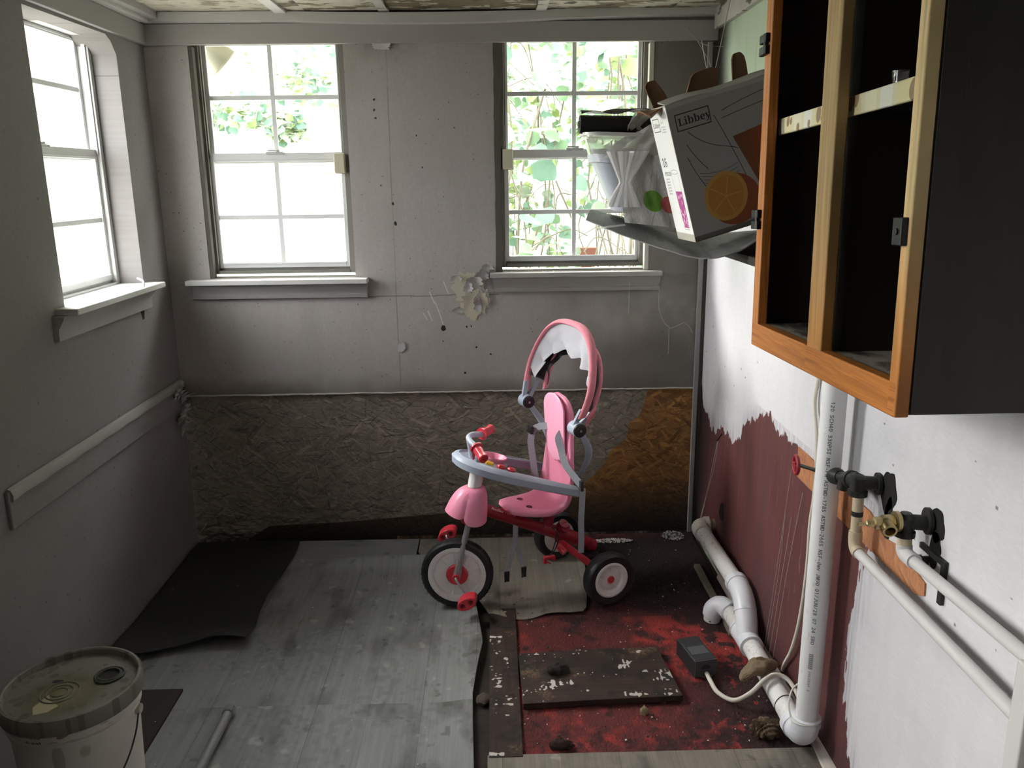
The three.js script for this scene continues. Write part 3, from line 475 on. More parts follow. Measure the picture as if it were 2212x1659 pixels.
{
  const t = thing('glassware_box', 'tall tilted carton of drinking glasses with torn brown flaps on the shelf', 'box', [0.526, 1.384, 1.265]);
  t.rotation.set(0, 0.1, 0.275);
  const w = 0.325, h = 0.352, d = 0.145, card = std(new THREE.Color().setRGB(0.2, 0.11, 0.06), 0.85);
  const front = canvasTex(700, 760, (c, W, Hh) => {
    c.fillStyle = '#8f8c89'; c.fillRect(0, 0, W, Hh); c.fillStyle = '#a19e9a'; c.fillRect(0, 0, W, 24);
    c.strokeStyle = '#171514'; c.fillStyle = '#171514'; c.lineWidth = 5; c.strokeRect(40, 66, 190, 86); c.font = 'bold 54px serif'; c.fillText('Libbey', 50, 127);
    c.lineWidth = 3; for (const p of [[[90, 165], [190, 300], [330, 300], [345, 330]], [[70, 230], [110, 330], [160, 390]], [[60, 300], [90, 420], [150, 520]], [[250, 120], [300, 250], [360, 480]], [[300, 110], [420, 80], [600, 60]], [[290, 150], [430, 130], [600, 118]]]) { c.beginPath(); c.moveTo(...p[0]); c.bezierCurveTo(...p[1], ...p[2], ...(p[3] || p[2])); c.stroke(); }
    for (let i = 0; i < 8; i++) { c.beginPath(); c.moveTo(110 + i * 6, 400 + i * 20); c.quadraticCurveTo(220, 440 + i * 18, 330, 400 + i * 24); c.lineWidth = 1.5; c.stroke(); }
    // picture of a tumbler of dark juice and half an orange
    const g = c.createLinearGradient(320, 0, 700, 0); g.addColorStop(0, '#5d3a22'); g.addColorStop(0.5, '#8a3d16'); g.addColorStop(1, '#6a2a12'); c.fillStyle = g; c.beginPath(); c.moveTo(330, 260); c.lineTo(700, 220); c.lineTo(700, 760); c.lineTo(500, 760); c.closePath(); c.fill();
    c.fillStyle = '#7d3f1c'; c.beginPath(); c.ellipse(270, 590, 150, 140, 0.3, 0, 7); c.fill(); c.fillStyle = '#b08440'; c.beginPath(); c.ellipse(225, 560, 125, 135, 0.3, 0, 7); c.fill(); c.fillStyle = '#a8742f'; c.beginPath(); c.ellipse(225, 560, 104, 113, 0.3, 0, 7); c.fill();
    c.strokeStyle = '#bb9250'; c.lineWidth = 4; for (let i = 0; i < 5; i++) { c.beginPath(); c.moveTo(225, 560); c.lineTo(225 + 100 * Math.cos(i * 1.257), 560 + 108 * Math.sin(i * 1.257)); c.stroke(); }
    c.fillStyle = 'rgba(30,24,20,0.5)'; c.fillRect(0, 730, W, 30);
  });
  const side = canvasTex(300, 760, (c, W, Hh) => {
    c.fillStyle = '#f1f2ee'; c.fillRect(0, 0, W, Hh); c.strokeStyle = c.fillStyle = '#3b3f3c'; c.lineWidth = 4; c.strokeRect(30, 60, 110, 70); c.font = 'bold 34px serif'; c.fillText('Libbey', 34, 108);
    c.font = '17px sans-serif'; c.fillText('6  8  4', 165, 90); c.font = '11px sans-serif'; for (let i = 0; i < 3; i++) c.fillText('oz. tumbler set', 160, 112 + i * 14);
    c.font = 'bold 70px serif'; c.fillText('16', 40, 330); c.font = 'bold 30px serif'; c.fillText('PIECES', 40, 380); c.font = '15px sans-serif'; for (let i = 0; i < 6; i++) c.fillText('glass set', 44, 404 + i * 17);
    c.strokeStyle = '#8a96a0'; c.lineWidth = 2; c.beginPath(); c.moveTo(150, 360); c.lineTo(170, 690); c.lineTo(250, 690); c.lineTo(265, 360); c.ellipse(208, 360, 57, 12, 0, 0, 7); c.stroke();
    c.fillStyle = '#b14d8c'; c.beginPath(); c.moveTo(158, 470); c.lineTo(172, 680); c.lineTo(248, 680); c.lineTo(260, 470); c.fill(); c.fillStyle = 'rgba(255,235,250,0.6)'; for (let i = 0; i < 26; i++) c.fillRect(165 + rnd() * 80, 480 + rnd() * 190, rr(5, 16), rr(8, 28));
    c.fillStyle = 'rgba(120,110,80,0.45)'; c.fillRect(0, 715, W, 45); c.fillRect(0, 0, W, 12);
  });
  const S = std(0xffffff, 0.7, { map: side }), Fm = std(0xffffff, 0.75, { map: front });
  const th = 0.004;
  obj('front_panel', planarUV(box(0, w, 0, h, -th, 0, 0.0015), 0, 1, 0, 0, w, h), Fm, t);
  obj('side_panel', planarUV(box(-0.0005, th, 0, h, -d, -0.001, 0.0015), 2, 1, -d, 0, d, h), S, t);
  obj('back_panel', box(0, w, 0, h, -d, -d + th, 0.0015), card, t); obj('side_panel', box(w - th, w, 0, h, -d, -0.001, 0.0015), card, t); obj('bottom_panel', box(0, w, 0, th, -d, 0, 0.0015), card, t);
  obj('flap', sheet((u, v) => V(mix(0.006, w - 0.004, u), h - 0.002 + 0.012 * v + 0.003 * Math.sin(u * 9), -0.002 - 0.07 * v), 20, 6, 0.004), std(new THREE.Color().setRGB(0.33, 0.32, 0.28), 0.85), t);
  for (const [x0, x1, hh, a] of [[0.014, 0.06, 0.072, -0.02], [0.098, 0.188, 0.062, 0.02], [0.235, 0.28, 0.078, 0.0]]) obj('flap', sheet((u, v) => V(mix(x0, x1 - 0.012 * v * v, u) + a * v, h - 0.004 + hh * v * (1 - 0.16 * (2 * u - 1) ** 4), -d + 0.006 + 0.03 * v), 8, 8, 0.0035), card, t);
  obj('flap', sheet((u, v) => V(0.002 - 0.035 * v - 0.006 * Math.sin(u * 7) * v, h - 0.004 - 0.004 * v + 0.012 * Math.sin(u * 6) * v, mix(-d + 0.01, -0.02, u)), 12, 6, 0.004), card, t);
}
const film = phys({ color: 0xf2f2f2, roughness: 0.35, transmission: 0.55, thickness: 0, side: THREE.DoubleSide });
{
  const ring = (cx, cz, y, hw, hd, r, tilt) => [...Array(40)].map((_, i) => { const a = i / 40 * 6.2832, c = Math.cos(a), s = Math.sin(a), q = Math.pow(Math.abs(c) ** 5 + Math.abs(s) ** 5, -0.2); return V(cx + hw * c * q, y + tilt * hw * c * q, cz + hd * s * q); });
  const tub = thing('plastic_tub', 'pale white plastic tub in a clear bag on the drooping vinyl', 'tub', [0, 0, 0]);
  const tubMat = phys({ color: new THREE.Color().setRGB(0.62, 0.66, 0.74), roughness: 0.4, transmission: 0.25, thickness: 0 });
  obj('tub_wall', loft([ring(0.445, 0.9, 1.447, 0.085, 0.08, 0, -0.1), ring(0.425, 0.9, 1.58, 0.125, 0.11, 0, -0.1), ring(0.425, 0.9, 1.582, 0.135, 0.12, 0, -0.1), ring(0.424, 0.9, 1.604, 0.137, 0.122, 0, -0.1), ring(0.424, 0.9, 1.604, 0.125, 0.11, 0, -0.1), ring(0.446, 0.9, 1.455, 0.08, 0.075, 0, -0.1)]), tubMat, tub);
  const c = thing('food_container', 'clear lidded plastic food container lying on top of the tub', 'container', [0, 0, 0]);
  const clear = phys({ color: 0xe9ece6, roughness: 0.15, transmission: 0.6, thickness: 0 });
  obj('base', loft([ring(0.40, 0.92, 1.612, 0.115, 0.08, 0, -0.04), ring(0.40, 0.92, 1.655, 0.13, 0.092, 0, -0.04), ring(0.40, 0.92, 1.659, 0.137, 0.1, 0, -0.04), ring(0.40, 0.92, 1.662, 0.137, 0.1, 0, -0.04)]), clear, c);
  obj('lid', loft([ring(0.40, 0.92, 1.6625, 0.14, 0.102, 0, -0.04), ring(0.40, 0.92, 1.671, 0.14, 0.102, 0, -0.04), ring(0.40, 0.92, 1.673, 0.12, 0.085, 0, -0.04)]), std(0xd8d8d6, 0.4), c);
  for (let i = 0; i < 9; i++) obj('rib', box(0.335 + i * 0.014, 0.339 + i * 0.014, 1.622, 1.65, 1.008, 1.012, 0.001), std(0xc9ccb8, 0.4), c);
  const r = thing('bag_roll', 'black roll of plastic bags lying across the top of the clear container', 'roll', [0, 0, 0]), blk = std(new THREE.Color().setRGB(0.008, 0.008, 0.009), 0.4);
  obj('roll', lathe([[0.011, 0], [0.0245, 0], [0.026, 0.004], [0.026, 0.29], [0.011, 0.29], [0.011, 0]], [0.252, 1.6995, 0.95], [0.995, -0.02, -0.06], 28), blk, r);
  obj('core', lathe([[0.0085, -0.004], [0.0105, -0.004], [0.0105, 0.292], [0.0085, 0.292], [0.0085, -0.004]], [0.252, 1.6995, 0.95], [0.995, -0.02, -0.06], 20), std(0x9a9a98, 0.7), r);
  obj('loose_end', sheet((u, v) => V(0.258 + 0.24 * u, 1.729 + 0.012 * u + 0.01 * v * (1 - u) + 0.006 * Math.sin(u * 11 + v * 3), 0.95 - 0.05 * v - 0.02 * u), 24, 8, 0.0015), phys({ color: new THREE.Color().setRGB(0.02, 0.022, 0.025), roughness: 0.3 }), r);
  // the thin bag, printed with a green and a red spot
  const bagTex = canvasTex(512, 512, (k) => { k.fillStyle = '#dcdcda'; k.fillRect(0, 0, 512, 512); for (let i = 0; i < 120; i++) { k.strokeStyle = `rgba(${i % 2 ? '255,255,255' : '150,150,150'},0.35)`; k.lineWidth = rr(1, 7); k.beginPath(); const x = rnd() * 512, y = rnd() * 512; k.moveTo(x, y); k.lineTo(x + rr(-90, 90), y + rr(60, 200)); k.stroke(); } k.fillStyle = '#7fb84c'; k.beginPath(); k.arc(245, 330, 78, 0, 7); k.fill(); k.fillStyle = '#c96a66'; k.beginPath(); k.arc(360, 350, 60, 0, 7); k.fill(); });
  const b = thing('plastic_bag', 'crumpled clear carrier bag with a green spot hanging around the tub', 'bag', [0, 0, 0]);
  const bagM = phys({ map: bagTex, color: 0xffffff, roughness: 0.35, transmission: 0.35, thickness: 0, side: THREE.DoubleSide });
  obj('bag_film', sheet((u, v) => { const fold = 0.011 * (fbm(u * 9 + v * 2, v * 3, 3) - 0.5) * 2 + 0.006 * Math.sin(u * 24 + v * 5); return V(mix(0.335, 0.36, 1 - v) + 0.2 * u + 0.018 * (1 - v) * (1 - u), mix(1.425, 1.61, v) + 0.02 * u * v - 0.02 * u + 0.01 * fold, 1.025 + 0.02 * v + 0.035 * u + 0.6 * fold); }, 46, 40, 0.0012), bagM, b);
  obj('bag_top', sheet((u, v) => { const fold = 0.02 * (fbm(u * 6 + 3, v * 5, 3) - 0.5) + 0.007 * Math.sin(u * 19 - v * 8); return V(0.3 + 0.24 * u + 0.05 * v * (1 - u), 1.6 + 0.05 * v + 0.08 * u * v + fold * 0.7, 1.05 - 0.05 * v + 0.02 * u + 0.6 * fold); }, 46, 24, 0.0012), film, b);
  obj('bag_neck', sheet((u, v) => { const a = (u - 0.5) * (0.03 + 0.08 * Math.abs(v - 0.45) * 2); return V(0.362 + a + 0.012 * v, mix(1.47, 1.62, v), 1.075 + 0.012 * Math.sin(u * 22) * (0.3 + Math.abs(v - 0.45))); }, 30, 16, 0.0012), film, b);
  obj('handle', tube([[0.372, 1.42, 1.06], [0.336, 1.417, 1.07], [0.31, 1.413, 1.06], [0.295, 1.41, 1.045], [0.297, 1.405, 1.04]], 0.003, 20, 8), film, b);
  obj('tuft', sheet((u, v) => { const fold = 0.03 * (fbm(u * 5 + 13, v * 5, 3) - 0.5); return V(0.385 + 0.09 * u, 1.685 + 0.055 * v * Math.sin(u * 3.14) + fold, 0.99 - 0.05 * u + fold); }, 24, 14, 0.0012), film, b);
}
tag(obj('string', tube([[0.585, 1.74, 1.105], [0.592, 1.79, 1.1], [0.606, 1.86, 1.095], [0.622, 1.95, 1.095], [0.64, 2.06, 1.1]], 0.0012, 20, 6), std(0xa8a8a4, 0.8)), 'thin pale string standing up from the top of the tilted carton', 'string');
// alarm contacts on the sashes
for (const [n, x, y, z, s] of [['cream plastic alarm contact on the right edge of the window beside the corner', -0.612, 1.62, -0.012, 1], ['cream plastic alarm contact on the left edge of the window over the tricycle', 0.062, 1.628, -0.01, 0]]) {
  const t = thing('alarm_contact', n, 'sensor', [x, y, z]), m = std(new THREE.Color().setRGB(0.55, 0.52, 0.38), 0.55);
  obj('case', box(-0.021, 0.021, -0.04, 0.037, -0.022, 0.012, 0.004), m, t); obj('base', box(-0.022, 0.024, -0.042, 0.039, -0.026, -0.0225, 0.002), std(new THREE.Color().setRGB(0.2, 0.19, 0.15), 0.7), t);
}
// ---------- plumbing on the right wall ----------
const pvcTex = paint(256, 512, (u, v) => { let c = mix3([0.87, 0.86, 0.84], [0.92, 0.92, 0.92], fbm(u * 5, v * 12)); c = mix3(c, [0.62, 0.58, 0.48], 0.5 * sstep(0.6, 0.8, fbm(u * 9 + 2, v * 20, 4))); return noise(u * 60, v * 160) > 0.94 ? mix3(c, [0.3, 0.27, 0.22], 0.7) : c; });
const pvc = std(0xffffff, 0.38, { map: pvcTex }), pvcClean = std(new THREE.Color().setRGB(0.78, 0.79, 0.84), 0.32);
{
  const t = thing('drain_pipe', 'white plastic drain pipe running along the floor and up the right wall', 'pipe', [0.83, 0, 1.49]), M = new THREE.Matrix4().makeTranslation(-0.83, 0, -1.49);
  const put = (n, g, m = pvc) => obj(n, (Array.isArray(g) ? merge(g) : g).applyMatrix4(M), m, t);
  const r = 0.03, collar = (p, d, l = 0.022, R = 0.037) => lathe([[r, 0], [R, 0.002], [R, l], [r, l + 0.002]], p, d, 32);
  // upright pipe with its printed line
  const text = canvasTex(256, 2048, (c, w, h) => {
    c.fillStyle = '#e9e9e9'; c.fillRect(0, 0, w, h); c.fillStyle = 'rgba(150,140,120,0.25)'; for (let i = 0; i < 60; i++) c.fillRect(rnd() * w, rnd() * h, rr(1, 4), rr(2, 30));
    c.save(); c.translate(0.925 * w, 300); c.rotate(Math.PI / 2); c.fillStyle = '#5b6068'; c.font = 'bold 25px monospace'; c.scale(1.04, 0.62);
    c.fillText('120 SCH40 330PSI NSF-PW ASTMD-1785 ASTMD-2665 NSF-dwv JM90 01/JUN/28 07 24 SRO', 0, 10);
    for (let i = 0; i < 24; i++) c.fillRect(1240 + i * 3.4 - 20, -12, i % 3 ? 1.4 : 2.4, 24); c.font = '18px monospace'; c.fillText('2462DCW1 2', 1310, 8); c.restore();
    c.strokeStyle = 'rgba(90,80,70,0.6)'; c.lineWidth = 1.2; c.beginPath(); c.moveTo(20, h - 60); c.bezierCurveTo(35, h - 160, 10, h - 220, 34, h - 330); c.stroke();
  });
  put('pipe', new THREE.CylinderGeometry(r, r, 1.11, 40, 1).translate(0.83, 0.07 + 0.555, 1.485), std(0xffffff, 0.35, { map: text }));
  put('elbow', [loft([...Array(13)].map((_, i) => { const a = i / 12 * Math.PI / 2, c = V(0.828, 0.105, 1.43), R = 0.055; const p = V(c.x, c.y - R * Math.cos(a), c.z + R * Math.sin(a)), d = V(0, Math.sin(a), Math.cos(a)), n = V(0, -Math.cos(a), Math.sin(a)); return [...Array(28)].map((_, k) => { const q = k / 28 * 6.2832; return p.clone().addScaledVector(n, 0.037 * Math.cos(q)).addScaledVector(V(1, 0, 0), 0.037 * Math.sin(q)); }); })), collar([0.826, 0.05, 1.405], [0, 0, 1], 0.026, 0.039), collar([0.829, 0.1, 1.485], [0, 1, 0], 0.024, 0.039)], pvcClean);
  put('pipe', rod([0.825, 0.05, 0.99], [0.8265, 0.05, 1.41], r, r, 32));
  put('pipe', rod([0.815, 0.052, 0.8], [0.824, 0.05, 0.96], r, r, 32));
  // wye that takes the upper run
  put('tee', [rod([0.822, 0.05, 0.92], [0.825, 0.05, 1.02], 0.037, 0.037, 32), rod([0.824, 0.055, 0.975], [0.832, 0.105, 0.935], 0.036, 0.036, 32), collar([0.825, 0.05, 1.015], [0, 0, 1], 0.012, 0.039), collar([0.822, 0.05, 0.925], [0, 0, -1], 0.012, 0.039)], pvcClean);
  put('elbow', [tube([[0.836, 0.16, 0.79], [0.836, 0.158, 0.84], [0.836, 0.145, 0.88], [0.834, 0.118, 0.915], [0.831, 0.09, 0.943]], 0.0365, 24, 28), collar([0.836, 0.16, 0.815], [0, 0.02, -1], 0.03, 0.0395), collar([0.834, 0.125, 0.907], [-0.06, -0.68, 0.73], 0.012, 0.0385)], pvcClean);
  put('pipe', rod([0.822, 0.16, 0.345], [0.836, 0.16, 0.8], r, r, 32));
  put('elbow', [tube([[0.822, 0.16, 0.385], [0.822, 0.16, 0.345], [0.826, 0.16, 0.318], [0.845, 0.16, 0.307], [0.858, 0.161, 0.306]], 0.0355, 20, 24), lathe([[0.03, 0], [0.041, 0], [0.041, 0.016], [0.03, 0.017]], [0.846, 0.161, 0.306], [1, 0, 0], 8)], std(new THREE.Color().setRGB(0.48, 0.46, 0.41), 0.6));
  put('pipe', rod([0.858, 0.161, 0.306], [RX - 0.0005, 0.161, 0.306], 0.028, 0.028, 28), std(new THREE.Color().setRGB(0.3, 0.26, 0.17), 0.7));
  // short branch that turns down into the floor
  put('elbow', [tube([[0.815, 0.053, 0.81], [0.808, 0.055, 0.78], [0.79, 0.052, 0.758], [0.772, 0.035, 0.752], [0.768, 0.012, 0.752]], 0.035, 24, 24), collar([0.815, 0.053, 0.79], [0.3, 0, 1], 0.02, 0.038)], pvcClean);
  put('pipe', rod([0.768, -0.0135, 0.752], [0.768, 0.014, 0.752], r, r, 28));
  put('wire', new THREE.TorusGeometry(0.0315, 0.0012, 6, 40).rotateY(0.25).translate(0.8262, 0.05, 1.33), std(0x33322f, 0.6));
  put('cable_tie', [new THREE.TorusGeometry(0.04, 0.002, 6, 40).rotateX(1.35).translate(0.829, 0.112, 1.485), tube([[0.79, 0.115, 1.475], [0.792, 0.135, 1.45], [0.805, 0.165, 1.43], [0.825, 0.18, 1.42]], 0.0025, 16, 6)], std(new THREE.Color().setRGB(0.62, 0.62, 0.56), 0.4));
}
const iron = std(new THREE.Color().setRGB(0.02, 0.02, 0.019), 0.5, { metalness: 0.2 }), brass = std(new THREE.Color().setRGB(0.42, 0.33, 0.17), 0.35, { metalness: 0.9 }), cpvc = std(new THREE.Color().setRGB(0.55, 0.46, 0.32), 0.5), painted = std(new THREE.Color().setRGB(0.62, 0.6, 0.6), 0.5), holeM = std(new THREE.Color().setRGB(0.008, 0.007, 0.006), 1);
const PX = RX - 0.045;
function blob(n, cy, cz, ry, rz, s) { return sheet((u, v) => { const a = v * 6.2832, k = u * (0.8 + 0.4 * noise(Math.cos(a) * 2 + s, Math.sin(a) * 2 + s)); return V(RX - 0.0012, cy + ry * k * Math.sin(a), cz + rz * k * Math.cos(a)); }, 3, 28, 0.001); }
const stripTex = woodTex([0.72, 0.5, 0.35], [0.62, 0.4, 0.27], [0.4, 0.26, 0.18]); stripTex.repeat.set(2, 12);
obj('wood_strip', boxUV(extrudePoly([[1.15, 0.692], [1.3, 0.69], [1.6, 0.687], [1.855, 0.686], [1.886, 0.7], [1.884, 0.727], [1.84, 0.737], [1.8, 0.76], [1.7, 0.745], [1.62, 0.775], [1.4, 0.778], [1.148, 0.78]].map(([z, y]) => [-z, y]).reverse(), 0.004).applyMatrix4(new THREE.Matrix4().makeTranslation(-0.0042, 0, 0).multiply(toRight))), std(0xffffff, 0.75, { map: stripTex }), wallRight);
obj('wall_hole', [blob('', 0.85, 1.69, 0.05, 0.035, 1), blob('', 0.79, 1.7, 0.05, 0.02, 5)], holeM, wallRight);
obj('wall_hole', [blob('', 0.865, 1.9, 0.035, 0.025, 9), blob('', 0.815, 1.9, 0.04, 0.02, 3)], holeM, wallRight);
obj('wall_hole', blob('', 0.262, 0.4, 0.04, 0.03, 4), holeM, wallRight);
{
  const t = thing('water_pipe', 'lower water pipe with a red wheel valve behind the white upright', 'pipe', [PX, 0.7, 1.65]), M = new THREE.Matrix4().makeTranslation(-PX, -0.7, -1.65), put = (n, g, m, par = t) => obj(n, (Array.isArray(g) ? merge(g) : g).applyMatrix4(M), m, par);
  const dv = V(-0.01, -0.085, -0.33).normalize(), q0 = V(PX, 0.858, 1.632), on = (k) => q0.clone().addScaledVector(dv, k);
  put('elbow', [lathe([[0, 0], [0.022, 0], [0.022, 0.012], [0.0185, 0.014], [0.0185, 0.044], [0.01, 0.05], [0, 0.051]], [PX, 0.824, 1.634], [0, 1, 0], 24), lathe([[0, 0], [0.0185, 0], [0.0185, 0.026], [0.022, 0.028], [0.022, 0.04], [0, 0.04]], q0, dv, 24), rod([PX, 0.856, 1.634], [RX - 0.002, 0.856, 1.645], 0.016), rod([RX - 0.008, 0.856, 1.645], [RX - 0.001, 0.856, 1.646], 0.026)], iron);
  put('valve', [rod(on(0.03), on(0.13), 0.014), lathe([[0, 0], [0.016, 0], [0.0175, 0.004], [0.0165, 0.008], [0.0175, 0.012], [0.0165, 0.018], [0, 0.018]], on(0.04), dv, 20), lathe([[0, 0], [0.016, 0], [0.021, 0.02], [0.021, 0.06], [0.016, 0.08], [0, 0.08]], on(0.09), dv, 20), rod(on(0.07), on(0.07).add(V(-0.004, -0.03, 0)), 0.013), rod(on(0.15), V(0.825, 0.78, 1.3), 0.005)], iron);
  put('valve_handle', [new THREE.TorusGeometry(0.024, 0.0055, 10, 28).rotateY(Math.PI / 2 - 0.1).translate(0.823, 0.777, 1.292), ...[0, 1, 2, 3].map((i) => rod([0.823, 0.777, 1.292], [0.823, 0.777 + 0.024 * Math.sin(i * 1.571), 1.292 + 0.024 * Math.cos(i * 1.571)], 0.004)), rod([0.818, 0.777, 1.292], [0.83, 0.778, 1.292], 0.007)], std(new THREE.Color().setRGB(0.3, 0.02, 0.03), 0.5));
  put('riser', rod([PX, 0.715, 1.645], [PX, 0.826, 1.641], 0.0125, 0.0125, 24), cpvc);
  put('band', rod([PX, 0.776, 1.643], [PX, 0.788, 1.6425], 0.0132, 0.0132, 24), iron);
  put('elbow', [tube([[PX, 0.738, 1.644], [PX, 0.71, 1.646], [PX, 0.697, 1.655], [PX, 0.694, 1.672]], 0.0155, 16, 20)], cpvc);
  put('pipe', rod([PX, 0.694, 1.665], [PX, 0.69, 2.32], 0.0125, 0.0125, 24), painted);
}
{
  const t = thing('water_pipe', 'upper water pipe with a brass stop valve and black elbow', 'pipe', [PX, 0.8, 1.85]), M = new THREE.Matrix4().makeTranslation(-PX, -0.8, -1.85), put = (n, g, m) => obj(n, (Array.isArray(g) ? merge(g) : g).applyMatrix4(M), m, t);
  put('elbow', [lathe([[0, 0], [0.0215, 0], [0.0215, 0.011], [0.018, 0.014], [0.018, 0.04], [0.011, 0.05], [0, 0.052]], [PX, 0.824, 1.858], [0, 1, 0], 24), rod([PX, 0.855, 1.858], [PX - 0.012, 0.855, 1.857], 0.018), rod([PX, 0.855, 1.858], [RX - 0.002, 0.855, 1.868], 0.016), rod([RX - 0.008, 0.86, 1.868], [RX - 0.001, 0.86, 1.869], 0.028)], iron);
  put('valve', [lathe([[0.01, 0], [0.0215, 0.001], [0.0215, 0.009], [0.01, 0.01]], [PX - 0.013, 0.855, 1.857], [-1, 0, 0], 24), lathe([[0, 0], [0.012, 0], [0.016, 0.006], [0.016, 0.024], [0.012, 0.03], [0, 0.03]], [PX - 0.022, 0.854, 1.857], [-1, -0.03, 0], 6), lathe([[0.0, -0.004], [0.0145, -0.004], [0.0145, 0.024], [0.0105, 0.0245], [0.01, 0.004], [0, 0.004]], [PX - 0.04, 0.851, 1.86], [-0.1, -0.25, 0.96], 24), lathe([[0, 0], [0.013, 0], [0.013, 0.014], [0.008, 0.016], [0.0065, 0.03], [0.0035, 0.032], [0.0035, 0.048], [0, 0.048]], [PX - 0.05, 0.853, 1.857], [-1, -0.05, 0], 6)], brass);
  put('socket', rod([PX, 0.795, 1.865], [PX, 0.824, 1.862], 0.0145), cpvc);
  put('elbow', tube([[PX, 0.806, 1.864], [PX, 0.795, 1.866], [PX, 0.789, 1.876], [PX, 0.789, 1.895], [PX, 0.79, 1.91]], 0.016, 16, 20), painted);
  put('pipe', rod([PX, 0.789, 1.9], [PX, 0.803, 2.32], 0.0125, 0.0125, 24), painted);
}
{
  const t = thing('pipe_bracket', 'black metal strap bracket bent behind the upper water pipe', 'bracket', [RX - 0.006, 0.8, 1.9]);
  obj('arm', [box(-0.003, 0.0055, -0.004, 0.008, -0.045, 0.045, 0.001), box(-0.003, 0.0055, -0.085, 0.008, 0.04, 0.054, 0.001), box(-0.03, 0.004, -0.03, -0.012, -0.02, -0.012, 0.001)], iron, t);
  obj('bolt', rod([-0.004, -0.02, -0.03], [-0.014, -0.02, -0.03], 0.006, 0.006, 8), brass, t);
}
struct('trim_13', box(0.79, RX, -0.01, 0.83, 2.315, 2.35, 0.004), painted);
const cableM = std(new THREE.Color().setRGB(0.66, 0.62, 0.54), 0.55);
tag(obj('wall_cable', tube([[0.879, 1.178, 1.235], [0.879, 1.1, 1.25], [0.878, 1.025, 1.262], [0.874, 0.945, 1.258], [0.872, 0.87, 1.29], [0.87, 0.81, 1.31], [0.868, 0.7, 1.322], [0.866, 0.616, 1.315], [0.866, 0.5, 1.318], [0.867, 0.371, 1.305], [0.869, 0.25, 1.275], [0.871, 0.16, 1.235], [0.874, 0.095, 1.19], [0.878, 0.055, 1.165]], 0.0055, 90, 10), cableM), 'thin white electric cable hanging down the maroon paint behind the upright pipe', 'cable');
{
  const t = thing('outlet_box', 'black plastic electrical outlet box lying on the red carpet', 'outlet box', [0.64, -0.003, 1.035], 0.2);
  const m = std(new THREE.Color().setRGB(0.02, 0.021, 0.023), 0.55), pl = std(new THREE.Color().setRGB(0.075, 0.08, 0.085), 0.6);
  obj('body', new RoundedBoxGeometry(0.076, 0.06, 0.14, 2, 0.004).translate(0, 0.03, 0), m, t);
  obj('label', box(-0.03, 0.03, 0.0601, 0.0608, -0.01, 0.035, 0), pl, t);
  const half = [...Array(13)].map((_, i) => [0.017 * Math.cos(i / 12 * Math.PI), 0.026 + 0.017 * Math.sin(i / 12 * Math.PI)]);
  obj('end_plate', extrudePoly(rect(-0.037, 0.037, 0.001, 0.058), 0.003, [half, ...[-0.024, 0.024].map((x) => [...Array(12)].map((_, i) => [x + 0.003 * Math.cos(i / 12 * 6.283), 0.036 + 0.003 * Math.sin(i / 12 * 6.283)]))]).translate(0, 0.002, 0.0702), pl, t);
  obj('clamp', [box(-0.018, 0.02, 0.005, 0.011, 0.07, 0.083, 0.002)], std(0x6d6a62, 0.5, { metalness: 0.6 }), t);
}
tag(obj('outlet_cable', tube([[0.656, 0.014, 1.112], [0.656, 0.018, 1.16], [0.664, 0.016, 1.215], [0.70, 0.02, 1.262], [0.745, 0.05, 1.272], [0.79, 0.088, 1.262], [0.825, 0.096, 1.25], [0.855, 0.09, 1.262], [0.872, 0.07, 1.3], [0.874, 0.04, 1.36], [0.872, 0.014, 1.44], [0.868, 0.0, 1.56], [0.872, -0.004, 1.72]], 0.0068, 110, 12), cableM), 'stiff white cable curving from the black outlet box over the drain pipe', 'cable');
// twine and cobwebs
const twine = std(new THREE.Color().setRGB(0.4, 0.37, 0.32), 0.9);
{
  const t = thing('twine', 'doubled piece of thin twine hanging from a nail to the drain elbow', 'twine', [0.87, 0.55, 0.38]);
  obj('nail', rod([0.0145, 0.02, -0.03], [-0.012, 0.0, 0], 0.003, 0.003, 8), iron, t);
  obj('strand', tube([[-0.01, 0, 0], [-0.02, -0.12, -0.02], [-0.03, -0.24, -0.045], [-0.043, -0.352, -0.065]], 0.0013, 24, 5), twine, t);
  obj('strand', tube([[-0.008, 0, 0], [-0.016, -0.12, -0.01], [-0.028, -0.23, -0.045], [-0.047, -0.353, -0.066]], 0.001, 24, 5), twine, t);
}
{
  const list = [], web = std(new THREE.Color().setRGB(0.5, 0.48, 0.45), 1), th = (p, r = 0.0006) => list.push(new THREE.TubeGeometry(curve(p), 12, r, 4));
  for (let i = 0; i < 4; i++) { const z = 1.0 + 0.035 * i + rr(-0.02, 0.02); th([[RX - 0.003, 0.72 - rr(0, 0.2), z + rr(0.05, 0.12)], [RX - 0.006, 0.38, z + 0.05], [RX - 0.012, 0.04, z]]); }
  th([[0.56, 1.2, 0.012], [0.561, 1.1, 0.02], [0.558, 1.0, 0.025]], 0.001); th([[0.69, 1.16, 0.012], [0.692, 1.0, 0.012], [0.74, 0.93, 0.01], [0.8, 0.955, 0.01], [0.835, 0.91, 0.01]], 0.0008); th([[0.735, 0.93, 0.006], [0.735, 0.82, 0.006]], 0.001);
  th([[0.74, 2.1, 0.08], [0.8, 2.04, 0.1], [0.87, 2.02, 0.15]]); th([[0.8, 2.05, 0.1], [0.83, 1.93, 0.1], [0.86, 1.85, 0.12]], 0.0015); th([[0.79, 2.06, 0.06], [0.84, 1.97, 0.08], [0.862, 1.87, 0.1]], 0.001);
  obj('cobweb_threads', list, web, wallRight).userData.kind = 'stuff';
}
